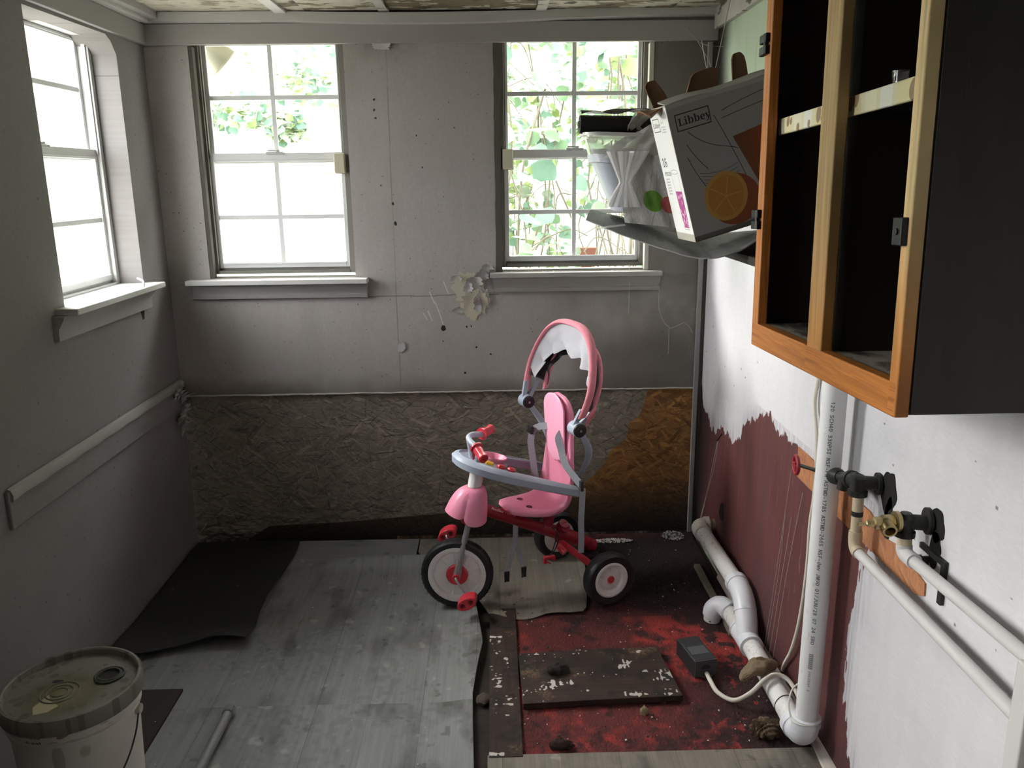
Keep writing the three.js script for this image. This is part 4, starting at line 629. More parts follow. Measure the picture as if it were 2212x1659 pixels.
// ---------- floor coverings ----------
const carpetTex = paint(1024, 1024, (u, v) => {
  const x = -0.05 + u * 0.95, z = v * 1.5;
  let c = mix3([0.3, 0.13, 0.13], [0.4, 0.16, 0.155], fbm(x * 9, z * 9, 4));
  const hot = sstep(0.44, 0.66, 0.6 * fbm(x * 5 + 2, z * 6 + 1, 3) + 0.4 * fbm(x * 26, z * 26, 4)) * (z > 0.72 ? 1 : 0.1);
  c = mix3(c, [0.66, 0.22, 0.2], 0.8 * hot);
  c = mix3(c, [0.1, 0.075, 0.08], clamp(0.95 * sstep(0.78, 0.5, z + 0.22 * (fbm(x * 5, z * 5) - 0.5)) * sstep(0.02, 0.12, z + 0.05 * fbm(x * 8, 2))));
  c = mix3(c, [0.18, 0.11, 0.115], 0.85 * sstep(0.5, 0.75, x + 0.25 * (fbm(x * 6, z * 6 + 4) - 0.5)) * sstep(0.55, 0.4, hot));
  c = mix3(c, [0.13, 0.08, 0.08], 0.8 * sstep(0.5, 0.8, fbm(x * 22 + 6, z * 22 + 2, 6)));
  if (speck(u, v, 260, 21)) c = mix3(c, [0.7, 0.64, 0.58], 0.8);
  const g = 0.75 + 0.5 * hash(Math.floor(u * 1024), Math.floor(v * 1024)); return c.map((q) => q * g);
});
const carpetBump = paint(512, 512, (u, v) => 0.5 * noise(u * 220, v * 220) + 0.5 * fbm(u * 20, v * 20, 4), true);
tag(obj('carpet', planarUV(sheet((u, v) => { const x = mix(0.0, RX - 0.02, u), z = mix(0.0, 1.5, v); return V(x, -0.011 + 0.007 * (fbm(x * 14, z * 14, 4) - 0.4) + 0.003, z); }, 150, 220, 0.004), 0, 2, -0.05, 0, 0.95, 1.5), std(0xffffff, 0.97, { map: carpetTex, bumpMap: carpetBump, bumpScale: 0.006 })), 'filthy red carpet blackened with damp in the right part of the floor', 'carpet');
const metreUV = (k, turn) => (p) => (turn ? [p.z * k, p.x * k] : [p.x * k, p.z * k]);
// the big sheet: lifted along its far edge and along its right edge
const rightEdge = (z) => lerpList([[0.2, -0.1], [0.632, -0.088], [0.886, -0.06], [1.02, -0.075], [1.173, -0.088], [1.35, -0.083], [1.5, -0.077], [2.2, -0.075], [4.6, -0.075]], z);
tag(obj('vinyl_flooring', sheet((u, v) => { const z = 0.262 + 4.3 * Math.pow(v, 2.2), x = mix(-1.33, rightEdge(z), u), far = z - 0.262 + 0.02 * (u - 0.5), near = rightEdge(z) - x; let y = -0.0055 + 0.003 * fbm(x * 4, z * 4); y += 0.042 * Math.exp(-far * far / 0.003) * sstep(0.38, 0.6, u) + 0.012 * Math.exp(-near * near / 0.004) * (0.5 + fbm(z * 4, 1)); return V(x, y, z); }, 60, 170, 0.003, metreUV(0.83)), vinylA), 'large worn grey plank-print vinyl sheet covering the left floor', 'vinyl flooring');
tag(obj('vinyl_strip', sheet((u, v) => { const x = mix(-0.93, -0.352, u), z = mix(0.03, 0.3, v); return V(x, 0.0 + 0.003 * fbm(x * 6, z * 6) - 0.009 * v, z); }, 30, 12, 0.003, metreUV(0.83, true)), vinylA), 'narrow grey vinyl strip lying along the foot of the board-patched wall', 'vinyl flooring');
tag(obj('vinyl_piece', sheet((u, v) => {
  const x0 = lerpList([[0, -0.345], [0.2, -0.345], [0.5, -0.2], [0.8, -0.085], [1, -0.04]], v), x1 = lerpList([[0, 0.335], [0.4, 0.355], [0.7, 0.342], [0.85, 0.33], [0.95, 0.322], [1, 0.305]], v), x = mix(x0, x1, u);
  const zf = 0.703 + 0.028 * Math.sin(Math.PI * clamp((u - 0.05) / 0.55)) - 0.006 * sstep(0.7, 1, u), z = mix(0.035, zf, v);
  const e = sstep(0.75, 1, v), y = 0.0 + 0.003 * fbm(x * 7, z * 7) + e * (0.012 * (0.5 + 0.5 * Math.sin(u * 9 + 1.2)) - 0.004) + 0.008 * sstep(0.85, 1, u) * sstep(0.3, 0.8, v); return V(x, y, z);
}, 48, 44, 0.003, metreUV(0.83)), vinylB), 'brownish curled vinyl piece lying under the tricycle', 'vinyl flooring');
tag(obj('vinyl_mat', sheet((u, v) => { const z = mix(0.03, 0.895, v), x = mix(-1.325, -0.884 + 0.012 * Math.sin(z * 9), u); return V(x, 0.004 + 0.004 * fbm(x * 5, z * 5) + sstep(0.8, 1, v) * (0.012 + 0.02 * sstep(0.35, 0.7, u + 0.1 * Math.sin(u * 7))), z + 0.035 * Math.sin(u * 5 + 0.6) * sstep(0.85, 1, v)); }, 36, 40, 0.004, metreUV(1)), std(0xffffff, 0.6, { map: paint(512, 512, (u, v) => { const c = mix3([0.12, 0.125, 0.125], [0.17, 0.17, 0.165], fbm(u * 8, v * 8)); return mix3(c, [0.55, 0.54, 0.52], sstep(0.76, 0.79, fbm(u * 11 + 3, v * 11 + 8, 4))); }) })), 'black curled vinyl mat lying in the dark left corner', 'mat');
tag(obj('vinyl_flooring', sheet((u, v) => { const z = 1.458 + 3.1 * Math.pow(v, 1.6), x = mix(-0.04, RX - 0.004, u); return V(x, -0.001 + 0.002 * fbm(x * 6, z * 6) + 0.003 * Math.exp(-(z - 1.458) * 30), z); }, 40, 60, 0.003, metreUV(0.83)), vinylB), 'grey vinyl sheet with a straight cut edge nearest the camera', 'vinyl flooring');
const rotTex = (k) => paint(512, 512, (u, v) => { let c = mix3([0.13, 0.09, 0.075], [0.27, 0.19, 0.15], noise(u * 7 + fbm(u * 4, v * 4) * 5, v * 70) * 0.5 + 0.5 * fbm(u * 12 + k, v * 12)); c = mix3(c, [0.55, 0.46, 0.33], 0.75 * sstep(0.64, 0.8, fbm(u * 5 + k * 3, v * 6 + 2, 6)) * noise(u * 120, v * 120)); c = mix3(c, [0.08, 0.065, 0.055], 0.7 * sstep(0.5, 0.75, fbm(u * 16 + 3, v * 16, 5))); return mix3(c, [0.82, 0.8, 0.77], 0.9 * sstep(0.66, 0.7, 0.7 * fbm(u * 9 + k, v * 26 + 5, 5) + 0.3 * noise(u * 90, v * 50))); });
tag(obj('floor_board', planarUV(box(-0.036, 0.058, -0.0125, 0.006, 0.66, 1.468, 0.002), 2, 0, 0.6, -0.05, 0.6, 0.6), std(0xffffff, 0.85, { map: rotTex(1) })), 'narrow rotten floor board beside the large vinyl sheet with flaking white paint', 'board');
{
  const g = planarUV(boxUV(extrudePoly([[0.062, -0.985], [0.3, -0.965], [0.525, -0.962], [0.552, -1.23], [0.3, -1.24], [0.068, -1.252]].reverse(), 0.018, [], 0.001).rotateX(-Math.PI / 2).translate(0, 0.0, 0)), 0, 2, 0, 0.8, 0.6, 0.6);
  tag(obj('floor_board', g, std(0xffffff, 0.85, { map: rotTex(4) })), 'wide rotten plywood piece lying across the red carpet', 'board');
}
tag(obj('floor_board', planarUV(box(-1.2, -1.0, -0.0035, 0.006, 1.115, 1.9, 0.002), 0, 2, 0, 0, 0.5, 0.5), std(new THREE.Color().setRGB(0.022, 0.015, 0.013), 0.8)), 'dark reddish board lying beside the white bucket', 'board');

// ---------- litter ----------
function rag(f, nu = 40, nv = 30) { const rings = []; for (let j = 1; j < nv; j++) { const b = j / nv * Math.PI; rings.push([...Array(nu)].map((_, i) => { const a = i / nu * 6.2832; return f(V(Math.sin(b) * Math.cos(a), Math.cos(b), Math.sin(b) * Math.sin(a))); })); } return loft(rings.reverse()); }
const lump = (p, s, k) => { const n = fbm(p.x * k + 5, p.y * k + p.z * k * 1.3 + 9, 3) - 0.5; return 1 + s * n * 2; };
tag(obj('brown_rag', rag((p) => { const r = lump(p, 0.45, 1.7); const q = V(p.x * 0.062 * r, Math.max(-0.3, p.y) * 0.026 * r, p.z * 0.036 * r); return V(0.788 + q.x, 0.092 + q.y - 0.55 * Math.max(0, -q.x - 0.02), 1.205 + q.z + q.x * -0.3); }), std(new THREE.Color().setRGB(0.2, 0.15, 0.095), 0.95)), 'crumpled brown rag draped over the floor drain pipe', 'rag');
tag(obj('fibre_clump', rag((p) => { const r = lump(p, 0.7, 2.6) * (0.85 + 0.3 * Math.abs(Math.sin(p.z * 14 + p.x * 3))); return V(0.757 + p.x * 0.038 * r, 0.012 + Math.max(-0.5, p.y) * 0.026 * r, 1.385 + p.z * 0.03 * r); }, 60, 30), std(new THREE.Color().setRGB(0.13, 0.085, 0.055), 0.95)), 'ragged brown clump of fibre beside the drain pipe elbow', 'clump');
tag(obj('fibre_clump', rag((p) => { const r = lump(p, 0.8, 2.2); return V(0.18 + p.x * 0.03 * r, 0.03 + Math.max(-0.4, p.y) * 0.02 * r, 1.1 + p.z * 0.018 * r); }), std(new THREE.Color().setRGB(0.03, 0.022, 0.018), 0.95)), 'dark clump of dirt on the wide rotten plywood', 'clump');
tag(obj('wood_chip', rag((p) => { const r = lump(p, 0.6, 2); return V(0.425 + p.x * 0.012 * r, 0.006 + Math.max(-0.6, p.y) * 0.018 * r, 1.285 + p.z * 0.009 * r); }, 20, 14), std(new THREE.Color().setRGB(0.35, 0.27, 0.17), 0.9)), 'pale crumbly chip standing on the red carpet in front of the plywood', 'chip');
tag(obj('fibre_clump', rag((p) => { const r = lump(p, 0.7, 2); return V(0.165 + p.x * 0.03 * r, 0.004 + Math.max(-0.6, p.y) * 0.022 * r, 1.425 + p.z * 0.015 * r); }, 24, 16), std(new THREE.Color().setRGB(0.05, 0.028, 0.024), 0.95)), 'small dark clump at the front edge of the red carpet', 'clump');
tag(obj('wood_chunk', boxUV(rag((p) => { const r = lump(p, 0.3, 2); return V(-0.055 + p.x * 0.022 * r, 0.0 + p.y * 0.014 * r, 1.2 + p.z * 0.028 * r); }, 20, 14)), std(new THREE.Color().setRGB(0.07, 0.05, 0.04), 0.95)), 'dark wood chunk in the gap beside the large vinyl sheet', 'chunk');
tag(obj('grey_block', box(0.34, 0.415, 0.004, 0.035, 0.13, 0.2, 0.006), std(new THREE.Color().setRGB(0.1, 0.09, 0.08), 0.9)), 'dusty grey block behind the rear axle of the tricycle', 'block');
function flakes(name, label, cat, n, f, m, s0, s1) {
  const g = new THREE.TetrahedronGeometry(1).scale(1, 0.35, 0.75), im = shade(new THREE.InstancedMesh(g, m, n)), o = new THREE.Object3D(); im.name = numbered(name); im.userData.kind = 'stuff'; tag(im, label, cat);
  for (let i = 0; i < n; i++) { const p = f(i); o.position.set(...p); o.rotation.set(rr(-0.4, 0.4), rr(0, 6.3), rr(-0.4, 0.4)); o.scale.setScalar(s0 + (s1 - s0) * Math.pow(rnd(), 3)); o.updateMatrix(); im.setMatrixAt(i, o.matrix); }
  scene.add(im);
}
const paleBit = std(new THREE.Color().setRGB(0.6, 0.56, 0.5), 0.9), darkBit = std(new THREE.Color().setRGB(0.05, 0.04, 0.035), 0.9);
flakes('plaster_crumbs', 'pale plaster crumbs scattered over the red carpet', 'crumbs', 320, () => [rr(0.06, 0.84), 0.0, 0.03 + 1.4 * Math.pow(rnd(), 0.7)], paleBit, 0.0012, 0.006);
flakes('dark_crumbs', 'dark dirt crumbs scattered over the red carpet and boards', 'crumbs', 500, () => [rr(-0.02, 0.85), 0.002, rr(0.5, 1.45)], darkBit, 0.002, 0.009);
flakes('white_powder', 'heap of white plaster powder on the carpet behind the near rear wheel', 'powder', 420, () => { const a = rr(0, 6.3), r = Math.sqrt(rnd()); return [0.5 + 0.09 * r * Math.cos(a), 0.001 + 0.006 * (1 - r), 0.085 + 0.022 * r * Math.sin(a)]; }, std(new THREE.Color().setRGB(0.62, 0.58, 0.53), 0.95), 0.003, 0.008);
flakes('insulation_fluff', 'pale fluff on the carpet in the corner by the drain elbow', 'fluff', 200, () => { const a = rr(0, 6.3), r = Math.sqrt(rnd()); return [0.775 + 0.05 * r * Math.cos(a), 0.004, 0.05 + 0.05 * r * Math.sin(a)]; }, std(new THREE.Color().setRGB(0.4, 0.4, 0.39), 0.95), 0.003, 0.009);
flakes('floor_crumbs', 'small pale crumbs scattered over the grey vinyl and the black mat', 'crumbs', 170, () => { const x = rr(-1.3, -0.12); return [x, 0.006, rr(0.1, 2.2)]; }, paleBit, 0.001, 0.0045);
flakes('sill_crumbs', 'pale paint crumbs lying on the sill of the window over the tricycle', 'crumbs', 120, () => [rr(0.02, 0.6), 1.178, rr(-0.02, 0.03)], paleBit, 0.001, 0.006);

// ---------- peeled paint ----------
function flake(c, w, h, curl, s, n = V(0, 0, 1)) {
  const q = new THREE.Quaternion().setFromUnitVectors(V(0, 0, 1), n);
  return sheet((u, v) => { const a = u * 6.2832, k = v * (0.55 + 0.6 * noise(Math.cos(a) * 1.8 + s, Math.sin(a) * 1.8 + s * 3) + 0.5 * noise(Math.cos(a) * 7 + s * 2, Math.sin(a) * 7 + s)); const x = Math.cos(a) * k, y = Math.sin(a) * k; return V(w * x, h * y, 0.003 + curl * (0.5 + 0.5 * y) * k * k).applyQuaternion(q).add(c); }, 40, 4, 0.0012);
}
const cream = std(new THREE.Color().setRGB(0.5, 0.47, 0.36), 0.9), pale = std(new THREE.Color().setRGB(0.5, 0.49, 0.475), 0.85);
obj('peeled_patch', [flake(V(-0.095, 1.085, 0), 0.07, 0.075, 0.004, 2), flake(V(-0.08, 1.045, 0), 0.05, 0.055, 0.01, 7)], cream, wallBack);
for (const [x, y, w, h, c, s] of [[-0.045, 1.075, 0.028, 0.04, 0.02, 1], [-0.085, 1.135, 0.032, 0.03, 0.025, 4], [-0.05, 1.16, 0.024, 0.026, 0.02, 6], [-0.16, 1.15, 0.02, 0.016, 0.012, 8], [-0.03, 1.195, 0.022, 0.018, 0.03, 9], [-0.07, 1.04, 0.016, 0.03, 0.018, 11], [-0.15, 1.02, 0.02, 0.012, 0.008, 13], [-0.11, 1.11, 0.02, 0.03, 0.016, 15], [-0.4, 0.87, 0.018, 0.02, 0.004, 17], [-0.42, 2.055, 0.03, 0.014, 0.01, 19]]) obj('paint_flake', flake(V(x, y, 0.0005), w, h, c, s), s === 17 ? pale : pale, wallBack);
for (let i = 0; i < 9; i++) obj('paint_flake', flake(V(LX + 0.014, 0.72 - 0.02 * i + rr(-0.015, 0.03), 0.03 + rr(0, 0.1)), rr(0.006, 0.014), rr(0.014, 0.034), 0.02, i * 3 + 1, V(1, 0, 0)), pale, wallLeft);
obj('wall_hole', sheet((u, v) => { const a = v * 6.2832, k = u * (0.7 + 0.5 * noise(Math.cos(a) * 2, Math.sin(a) * 2)); return V(LX + 0.013, 0.712 + 0.02 * k * Math.sin(a), 0.085 + 0.035 * k * Math.cos(a)); }, 3, 20, 0.001), holeM, wallLeft);
obj('wall_hole', sheet((u, v) => V(LX + 0.001, 1.07 + mix(-0.022, 0.02, v), 0.29 + mix(-0.012, 0.014, u) * (0.5 + v)), 2, 2, 0.001), holeM, wallLeft);
obj('broken_plaster', [flake(V(LX + 0.001, 0.975, 1.335), 0.05, 0.035, 0.01, 5, V(1, 0, 0)), flake(V(LX + 0.002, 1.01, 1.34), 0.03, 0.02, 0.02, 12, V(1, 0, 0))], std(new THREE.Color().setRGB(0.42, 0.41, 0.38), 0.9), wallLeft);

// ---------- bucket and pole ----------
{
  const t = thing('bucket', 'dirty white lidded plastic bucket in the left foreground', 'bucket', [-1.043, 0.001, 1.63]);
  const bt = canvasTex(1024, 512, (c, w, h) => { c.fillStyle = '#cfcbc2'; c.fillRect(0, 0, w, h); for (let i = 0; i < 420; i++) { c.fillStyle = `rgba(${60 + rnd() * 40},${50 + rnd() * 30},${35 + rnd() * 20},${rr(0.05, 0.4).toFixed(2)})`; c.beginPath(); c.ellipse(rnd() * w, Math.pow(rnd(), 1.6) * h, rr(1, 16), rr(1, 7), 0, 0, 7); c.fill(); }
    c.fillStyle = 'rgba(110,75,45,0.7)'; c.beginPath(); c.ellipse(50, 190, 12, 24, 0.6, 0, 7); c.fill(); c.fillStyle = '#3a3936'; c.font = 'bold 20px sans-serif'; c.save(); c.translate(990, 205); c.rotate(-0.12); c.fillText('Lid', 0, 0); c.fillText('5 gal', -20, 30); c.restore(); });
  obj('pail', lathe([[0, 0], [0.125, 0], [0.13, 0.004], [0.143, 0.3], [0.149, 0.302], [0.149, 0.309], [0.1445, 0.311], [0.1455, 0.332], [0.1505, 0.334], [0.1505, 0.342], [0.1465, 0.344], [0.147, 0.36]], [0, 0, 0], [0, 1, 0], 72), std(0xffffff, 0.5, { map: bt }), t);
  const lt = canvasTex(512, 512, (c, w, h) => { c.fillStyle = '#74736a'; c.fillRect(0, 0, w, h); for (let i = 0; i < 260; i++) { c.fillStyle = `rgba(${rnd() < 0.6 ? '45,42,34' : '120,118,104'},${rr(0.05, 0.35).toFixed(2)})`; c.beginPath(); c.arc(rnd() * w, rnd() * h, rr(1, 22), 0, 7); c.fill(); }
    const g = c.createRadialGradient(250, 300, 10, 250, 300, 170); g.addColorStop(0, 'rgba(140,132,92,0.9)'); g.addColorStop(0.6, 'rgba(96,88,56,0.6)'); g.addColorStop(1, 'rgba(90,84,60,0)'); c.fillStyle = g; c.fillRect(0, 0, w, h);
    c.fillStyle = '#b5ac8a'; c.beginPath(); c.moveTo(190, 300); c.lineTo(215, 340); c.lineTo(262, 372); c.lineTo(240, 410); c.lineTo(195, 425); c.lineTo(170, 380); c.fill(); c.fillStyle = '#1d1b17'; c.beginPath(); c.ellipse(180, 215, 22, 12, 0, 0, 7); c.fill(); });
  const lid = obj('lid', [lathe([[0.1485, 0.335], [0.158, 0.337], [0.159, 0.37], [0.156, 0.376], [0.15, 0.377], [0.146, 0.374], [0.1445, 0.361], [0, 0.361]], [0, 0, 0], [0, 1, 0], 72)], std(0xffffff, 0.6, { map: lt }), t); planarUV(lid.geometry, 0, 2, -0.16, 0.16, 0.32, -0.32);
  for (const r of [0.018, 0.03, 0.043]) obj('ring', new THREE.TorusGeometry(r, 0.0022, 8, 48).rotateX(Math.PI / 2).translate(-0.02, 0.361, 0.02), lid.material, lid);
  obj('spout', [lathe([[0.027, 0], [0.036, 0], [0.036, 0.004], [0.033, 0.006], [0.03, 0.003], [0.027, 0.006], [0.024, 0.006], [0.024, 0]], [0.07, 0.361, -0.045], [0, 1, 0], 48)], std(new THREE.Color().setRGB(0.06, 0.06, 0.045), 0.6), lid);
  obj('spout_cap', new THREE.CircleGeometry(0.0235, 32).rotateX(-Math.PI / 2).translate(0.07, 0.3618, -0.045), std(new THREE.Color().setRGB(0.012, 0.01, 0.008), 0.8), lid);
  obj('handle', tube([[0.148, 0.29, -0.01], [0.152, 0.25, 0.03], [0.142, 0.2, 0.08], [0.11, 0.15, 0.128], [0.05, 0.12, 0.16], [-0.02, 0.11, 0.166]], 0.0022, 40, 8), iron, t);
  obj('handle_ear', rod([0.14, 0.29, -0.012], [0.153, 0.29, -0.012], 0.014, 0.012), std(0xb9b5aa, 0.6), t);
}
{
  const t = thing('pole', 'grey plastic pole with a ribbed end cap lying on the vinyl', 'pole', [-0.814, 0.015, 1.24]);
  obj('tube', rod([0, 0, 0.02], [-0.006, 0, 0.62], 0.0135, 0.0135, 24), std(new THREE.Color().setRGB(0.22, 0.22, 0.21), 0.5), t);
  obj('end_cap', merge([lathe([[0, 0], [0.013, 0], [0.016, 0.003], [0.0165, 0.03], [0.0135, 0.034]], [0, 0, -0.008], [0, 0, 1], 24), ...[...Array(16)].map((_, i) => rod([0.0163 * Math.cos(i * 0.3927), 0.0163 * Math.sin(i * 0.3927), -0.004], [0.0163 * Math.cos(i * 0.3927), 0.0163 * Math.sin(i * 0.3927), 0.022], 0.0012, 0.0012, 5))]), std(new THREE.Color().setRGB(0.17, 0.17, 0.155), 0.6), t);
  const s = obj('sill_hook', tube([[LX + 0.035, 1.183, 0.36], [LX + 0.05, 1.183, 0.37], [LX + 0.052, 1.187, 0.374], [LX + 0.045, 1.2, 0.36], [LX + 0.02, 1.21, 0.345]], 0.004, 20, 8), std(0xc9c9c4, 0.5)); tag(s, 'small pale plastic hook lying on the sill of the left wall window', 'hook');
}
// ---------- tricycle ----------
{
  const O = V(0.326, 0, 0.434), th = 22.5 * Math.PI / 180, b = V(Math.cos(th), 0, -Math.sin(th)), a = V(Math.sin(th), 0, Math.cos(th));
  const t = thing('tricycle', 'pink toddler tricycle with a grey tray and a sun canopy standing on curled vinyl', 'tricycle', [0.326, 0.006, 0.434], th);
  // work in the tricycle's own axes: -x is forward, z is the near side
  const toOwn = new THREE.Matrix4().makeBasis(b, V(0, 1, 0), a).setPosition(O).invert();
  const own = (x, y, z) => V(x, y, z).applyMatrix4(toOwn);
  const pinkM = phys({ color: new THREE.Color().setRGB(0.9, 0.31, 0.46), roughness: 0.36, clearcoat: 0.15, clearcoatRoughness: 0.3 }), pinkL = phys({ color: new THREE.Color().setRGB(0.93, 0.41, 0.57), roughness: 0.4 });
  const redM = phys({ color: new THREE.Color().setRGB(0.62, 0.035, 0.06), roughness: 0.35, clearcoat: 0.2 }), redT = std(new THREE.Color().setRGB(0.3, 0.012, 0.028), 0.4), greyP = std(new THREE.Color().setRGB(0.36, 0.405, 0.49), 0.4), greyD = std(new THREE.Color().setRGB(0.16, 0.17, 0.19), 0.45);
  const steel = std(new THREE.Color().setRGB(0.4, 0.4, 0.41), 0.35, { metalness: 0.7 }), whiteP = std(new THREE.Color().setRGB(0.84, 0.82, 0.82), 0.4), rubber = std(new THREE.Color().setRGB(0.012, 0.013, 0.016), 0.42), blackP = std(new THREE.Color().setRGB(0.015, 0.015, 0.017), 0.4);
  const webTex = paint(64, 64, (u, v) => { const k = 0.85 + 0.15 * Math.sin(u * 6.2832 * 8); return [0.74 * k, 0.75 * k, 0.79 * k]; }); webTex.repeat.set(40, 1);
  const web = std(0xffffff, 0.8, { map: webTex });
  const part = (n, g, m, par = t) => obj(n, g, m, par);
  const grp = (n, p) => { const g = new THREE.Group(); g.name = n; g.position.copy(p); t.add(g); return g; };
  // front assembly, steered so that the wheel faces the room
  const H = own(-0.154, 0.134, 0.633), A = own(-0.154 - 0.07, 0.134, 0.633 + 0.9976).sub(H).normalize(), Fw = V(0, 1, 0).cross(A).normalize();
  if (Fw.x > 0) Fw.negate();
  const wheel = (name, c, ax, R, w, rim, spokes) => {
    const g = grp(name, c);
    part('tire', [lathe([[rim, -w * 0.8], [R - 0.008, -w], [R - 0.002, -w * 0.75], [R, -w * 0.35], [R, w * 0.35], [R - 0.002, w * 0.75], [R - 0.008, w], [rim, w * 0.8], [rim, -w * 0.8]], [0, 0, 0], ax, 72),
      ...[...Array(spokes ? 44 : 0)].map((_, i) => { const q = i / 44 * 6.2832, e = V(0, 1, 0), f = e.clone().cross(ax).normalize(), d = e.multiplyScalar(Math.sin(q)).addScaledVector(f, Math.cos(q)); return rod(d.clone().multiplyScalar(R - 0.0015).addScaledVector(ax, -w * 0.7), d.clone().multiplyScalar(R - 0.0015).addScaledVector(ax, w * 0.7), 0.0022, 0.0022, 5); })], rubber, g);
    const k = spokes ? 1 : 0.9;
    part('rim', lathe([[0.001, -w * 0.75], [rim, -w * 0.8], [rim + 0.001, 0], [rim, w * 0.95], [rim - 0.006, w * 1.02], [rim - 0.017, w * 0.85], [rim - 0.022, w * 0.4], [0.04 * k, w * 0.55], [0.03 * k, w * 0.62], [0.001, w * 0.62]], [0, 0, 0], ax, 64), whiteP, g);
    const e = V(0, 1, 0), f = e.clone().cross(ax).normalize(), n = spokes || 5, ribs = [];
    for (let i = 0; i < n; i++) { const q = i / n * 6.2832 + 0.3, d = e.clone().multiplyScalar(Math.sin(q)).addScaledVector(f, Math.cos(q)); ribs.push(rod(d.clone().multiplyScalar(rim * 0.42).addScaledVector(ax, w * 0.55), d.clone().multiplyScalar(rim * 0.8).addScaledVector(ax, w * 0.45), 0.0022, 0.0022, 6)); }
    part('spokes', ribs, whiteP, g);
    return g;
  };
  const fwl = wheel('front_wheel', H, A, 0.1335, 0.021, 0.107, 9);
  part('hub', [lathe([[0.001, 0.012], [0.04, 0.012], [0.04, 0.019], [0.036, 0.022], [0.001, 0.022]], [0, 0, 0], A, 40), lathe([[0.001, -0.03], [0.03, -0.03], [0.03, -0.018], [0.001, -0.018]], [0, 0, 0], A, 32)], redM, fwl);
  const crown = own(-0.105, 0.345, 0.612);
  for (const s of [1, -1]) {
    const lo = H.clone().addScaledVector(A, s * 0.033).add(V(0, 0.004, 0)), hi = crown.clone().addScaledVector(A, s * 0.022).add(V(0, -0.01, 0)), mid = lo.clone().lerp(hi, 0.3);
    part('fork_leg', [rod(mid, hi, 0.0105, 0.011, 20), loft([0, 0.3, 0.65, 1].map((k) => { const c = lo.clone().add(V(0, -0.012, 0)).lerp(mid, k), p = Fw, q = A, w = mix(0.016, 0.0105, sstep(0, 1, k)), d = mix(0.0035, 0.0105, k); return [...Array(20)].map((_, i) => c.clone().addScaledVector(p, w * Math.cos(i / 20 * 6.2832)).addScaledVector(q, d * Math.sin(i / 20 * 6.2832))); }))], steel);
    const dish = part('crank_plate', extrudePoly([...Array(24)].map((_, i) => { const q = i / 24 * 6.2832, up = Math.cos(q) > 0 ? 1 : 1.9; return [0.013 * Math.sin(q), 0.013 * Math.cos(q) * up]; }), 0.006, [], 0.001), redM); dish.position.copy(H).addScaledVector(A, s * 0.04 - (s < 0 ? 0.006 : 0)); dish.quaternion.setFromUnitVectors(V(0, 0, 1), A);
    const ped = s > 0 ? own(-0.116, 0.072, 0.735) : own(-0.192, 0.246, 0.531), c0 = H.clone().addScaledVector(A, s * 0.052), c1 = ped.clone().addScaledVector(A, -s * 0.03);
    const pg = grp('pedal', ped);
    part('crank', tube([H.clone().addScaledVector(A, s * 0.036).sub(ped), c0.clone().sub(ped), c0.clone().lerp(c1, 0.25).addScaledVector(A, s * 0.004).sub(ped), c1.clone().lerp(c0, 0.2).sub(ped), c1.clone().sub(ped), ped.clone().addScaledVector(A, s * 0.01).sub(ped)], 0.0045, 40, 10), steel, pg);
    const oval = (rx, ry, n = 28, cx = 0) => [...Array(n)].map((_, i) => [cx + rx * Math.cos(i / n * 6.2832), ry * Math.sin(i / n * 6.2832)]);
    const tread = extrudePoly(oval(0.036, 0.02), 0.046, [oval(0.011, 0.0115, 20, -0.0165), oval(0.011, 0.0115, 20, 0.0165)], 0.0018).translate(0, 0, -0.023).rotateZ(0.5).applyQuaternion(new THREE.Quaternion().setFromUnitVectors(V(0, 0, 1), A));
    part('pedal_block', tread, redM, pg);
  }
  const up = own(-0.074, 0.52, 0.6).sub(own(-0.112, 0.32, 0.615)).normalize();
  part('fork_crown', lathe([[0.001, -0.002], [0.027, 0], [0.03, 0.005], [0.03, 0.036], [0.024, 0.044], [0.001, 0.046]], crown.clone().addScaledVector(up, -0.022), up, 36), redM);
  const neck = own(-0.086, 0.452, 0.604);
  part('steering_collar', lathe([[0.001, 0], [0.0255, 0], [0.0255, 0.06], [0.001, 0.06]], neck, up, 36), whiteP);
  // lobed cowl over the steering head
  {
    const side = A, fw = Fw, rows = [];
    for (let j = 0; j <= 16; j++) { const k = j / 16; rows.push([...Array(96)].map((_, i) => { const q = i / 96 * 6.2832, ca = Math.cos(q - 0.35), lobe = Math.pow(Math.abs(Math.cos(1.5 * (q - 0.25))), 0.35), front = Math.pow(Math.max(0, Math.cos(q - 0.25)), 2), r = mix(0.029, (0.07 + 0.024 * front) * (0.8 + 0.2 * lobe), Math.pow(clamp((k - 0.08) / 0.92), 0.55)), drop = 0.135 * (0.3 * k + 0.7 * k * k) * (0.78 + 0.22 * lobe - 0.36 * front); return neck.clone().addScaledVector(up, 0.012 - drop).addScaledVector(fw, r * Math.cos(q)).addScaledVector(side, r * Math.sin(q)); })); }
    const inner = rows.slice().reverse().map((r) => { const c = r.reduce((s, p) => s.add(p), V(0, 0, 0)).multiplyScalar(1 / r.length); return r.map((p) => p.clone().lerp(c, 0.05)); });
    part('cowl', loft([...rows, ...inner].reverse()), pinkM);
  }
  // handlebar with its two grips
  const hb = [[-0.03, 0.643, 0.515], [-0.055, 0.641, 0.545], [-0.088, 0.65, 0.58], [-0.1, 0.651, 0.612], [-0.094, 0.648, 0.65], [-0.074, 0.637, 0.68], [-0.055, 0.62, 0.715]].map((p) => own(...p));
  const bar = grp('handlebar', V(0, 0, 0));
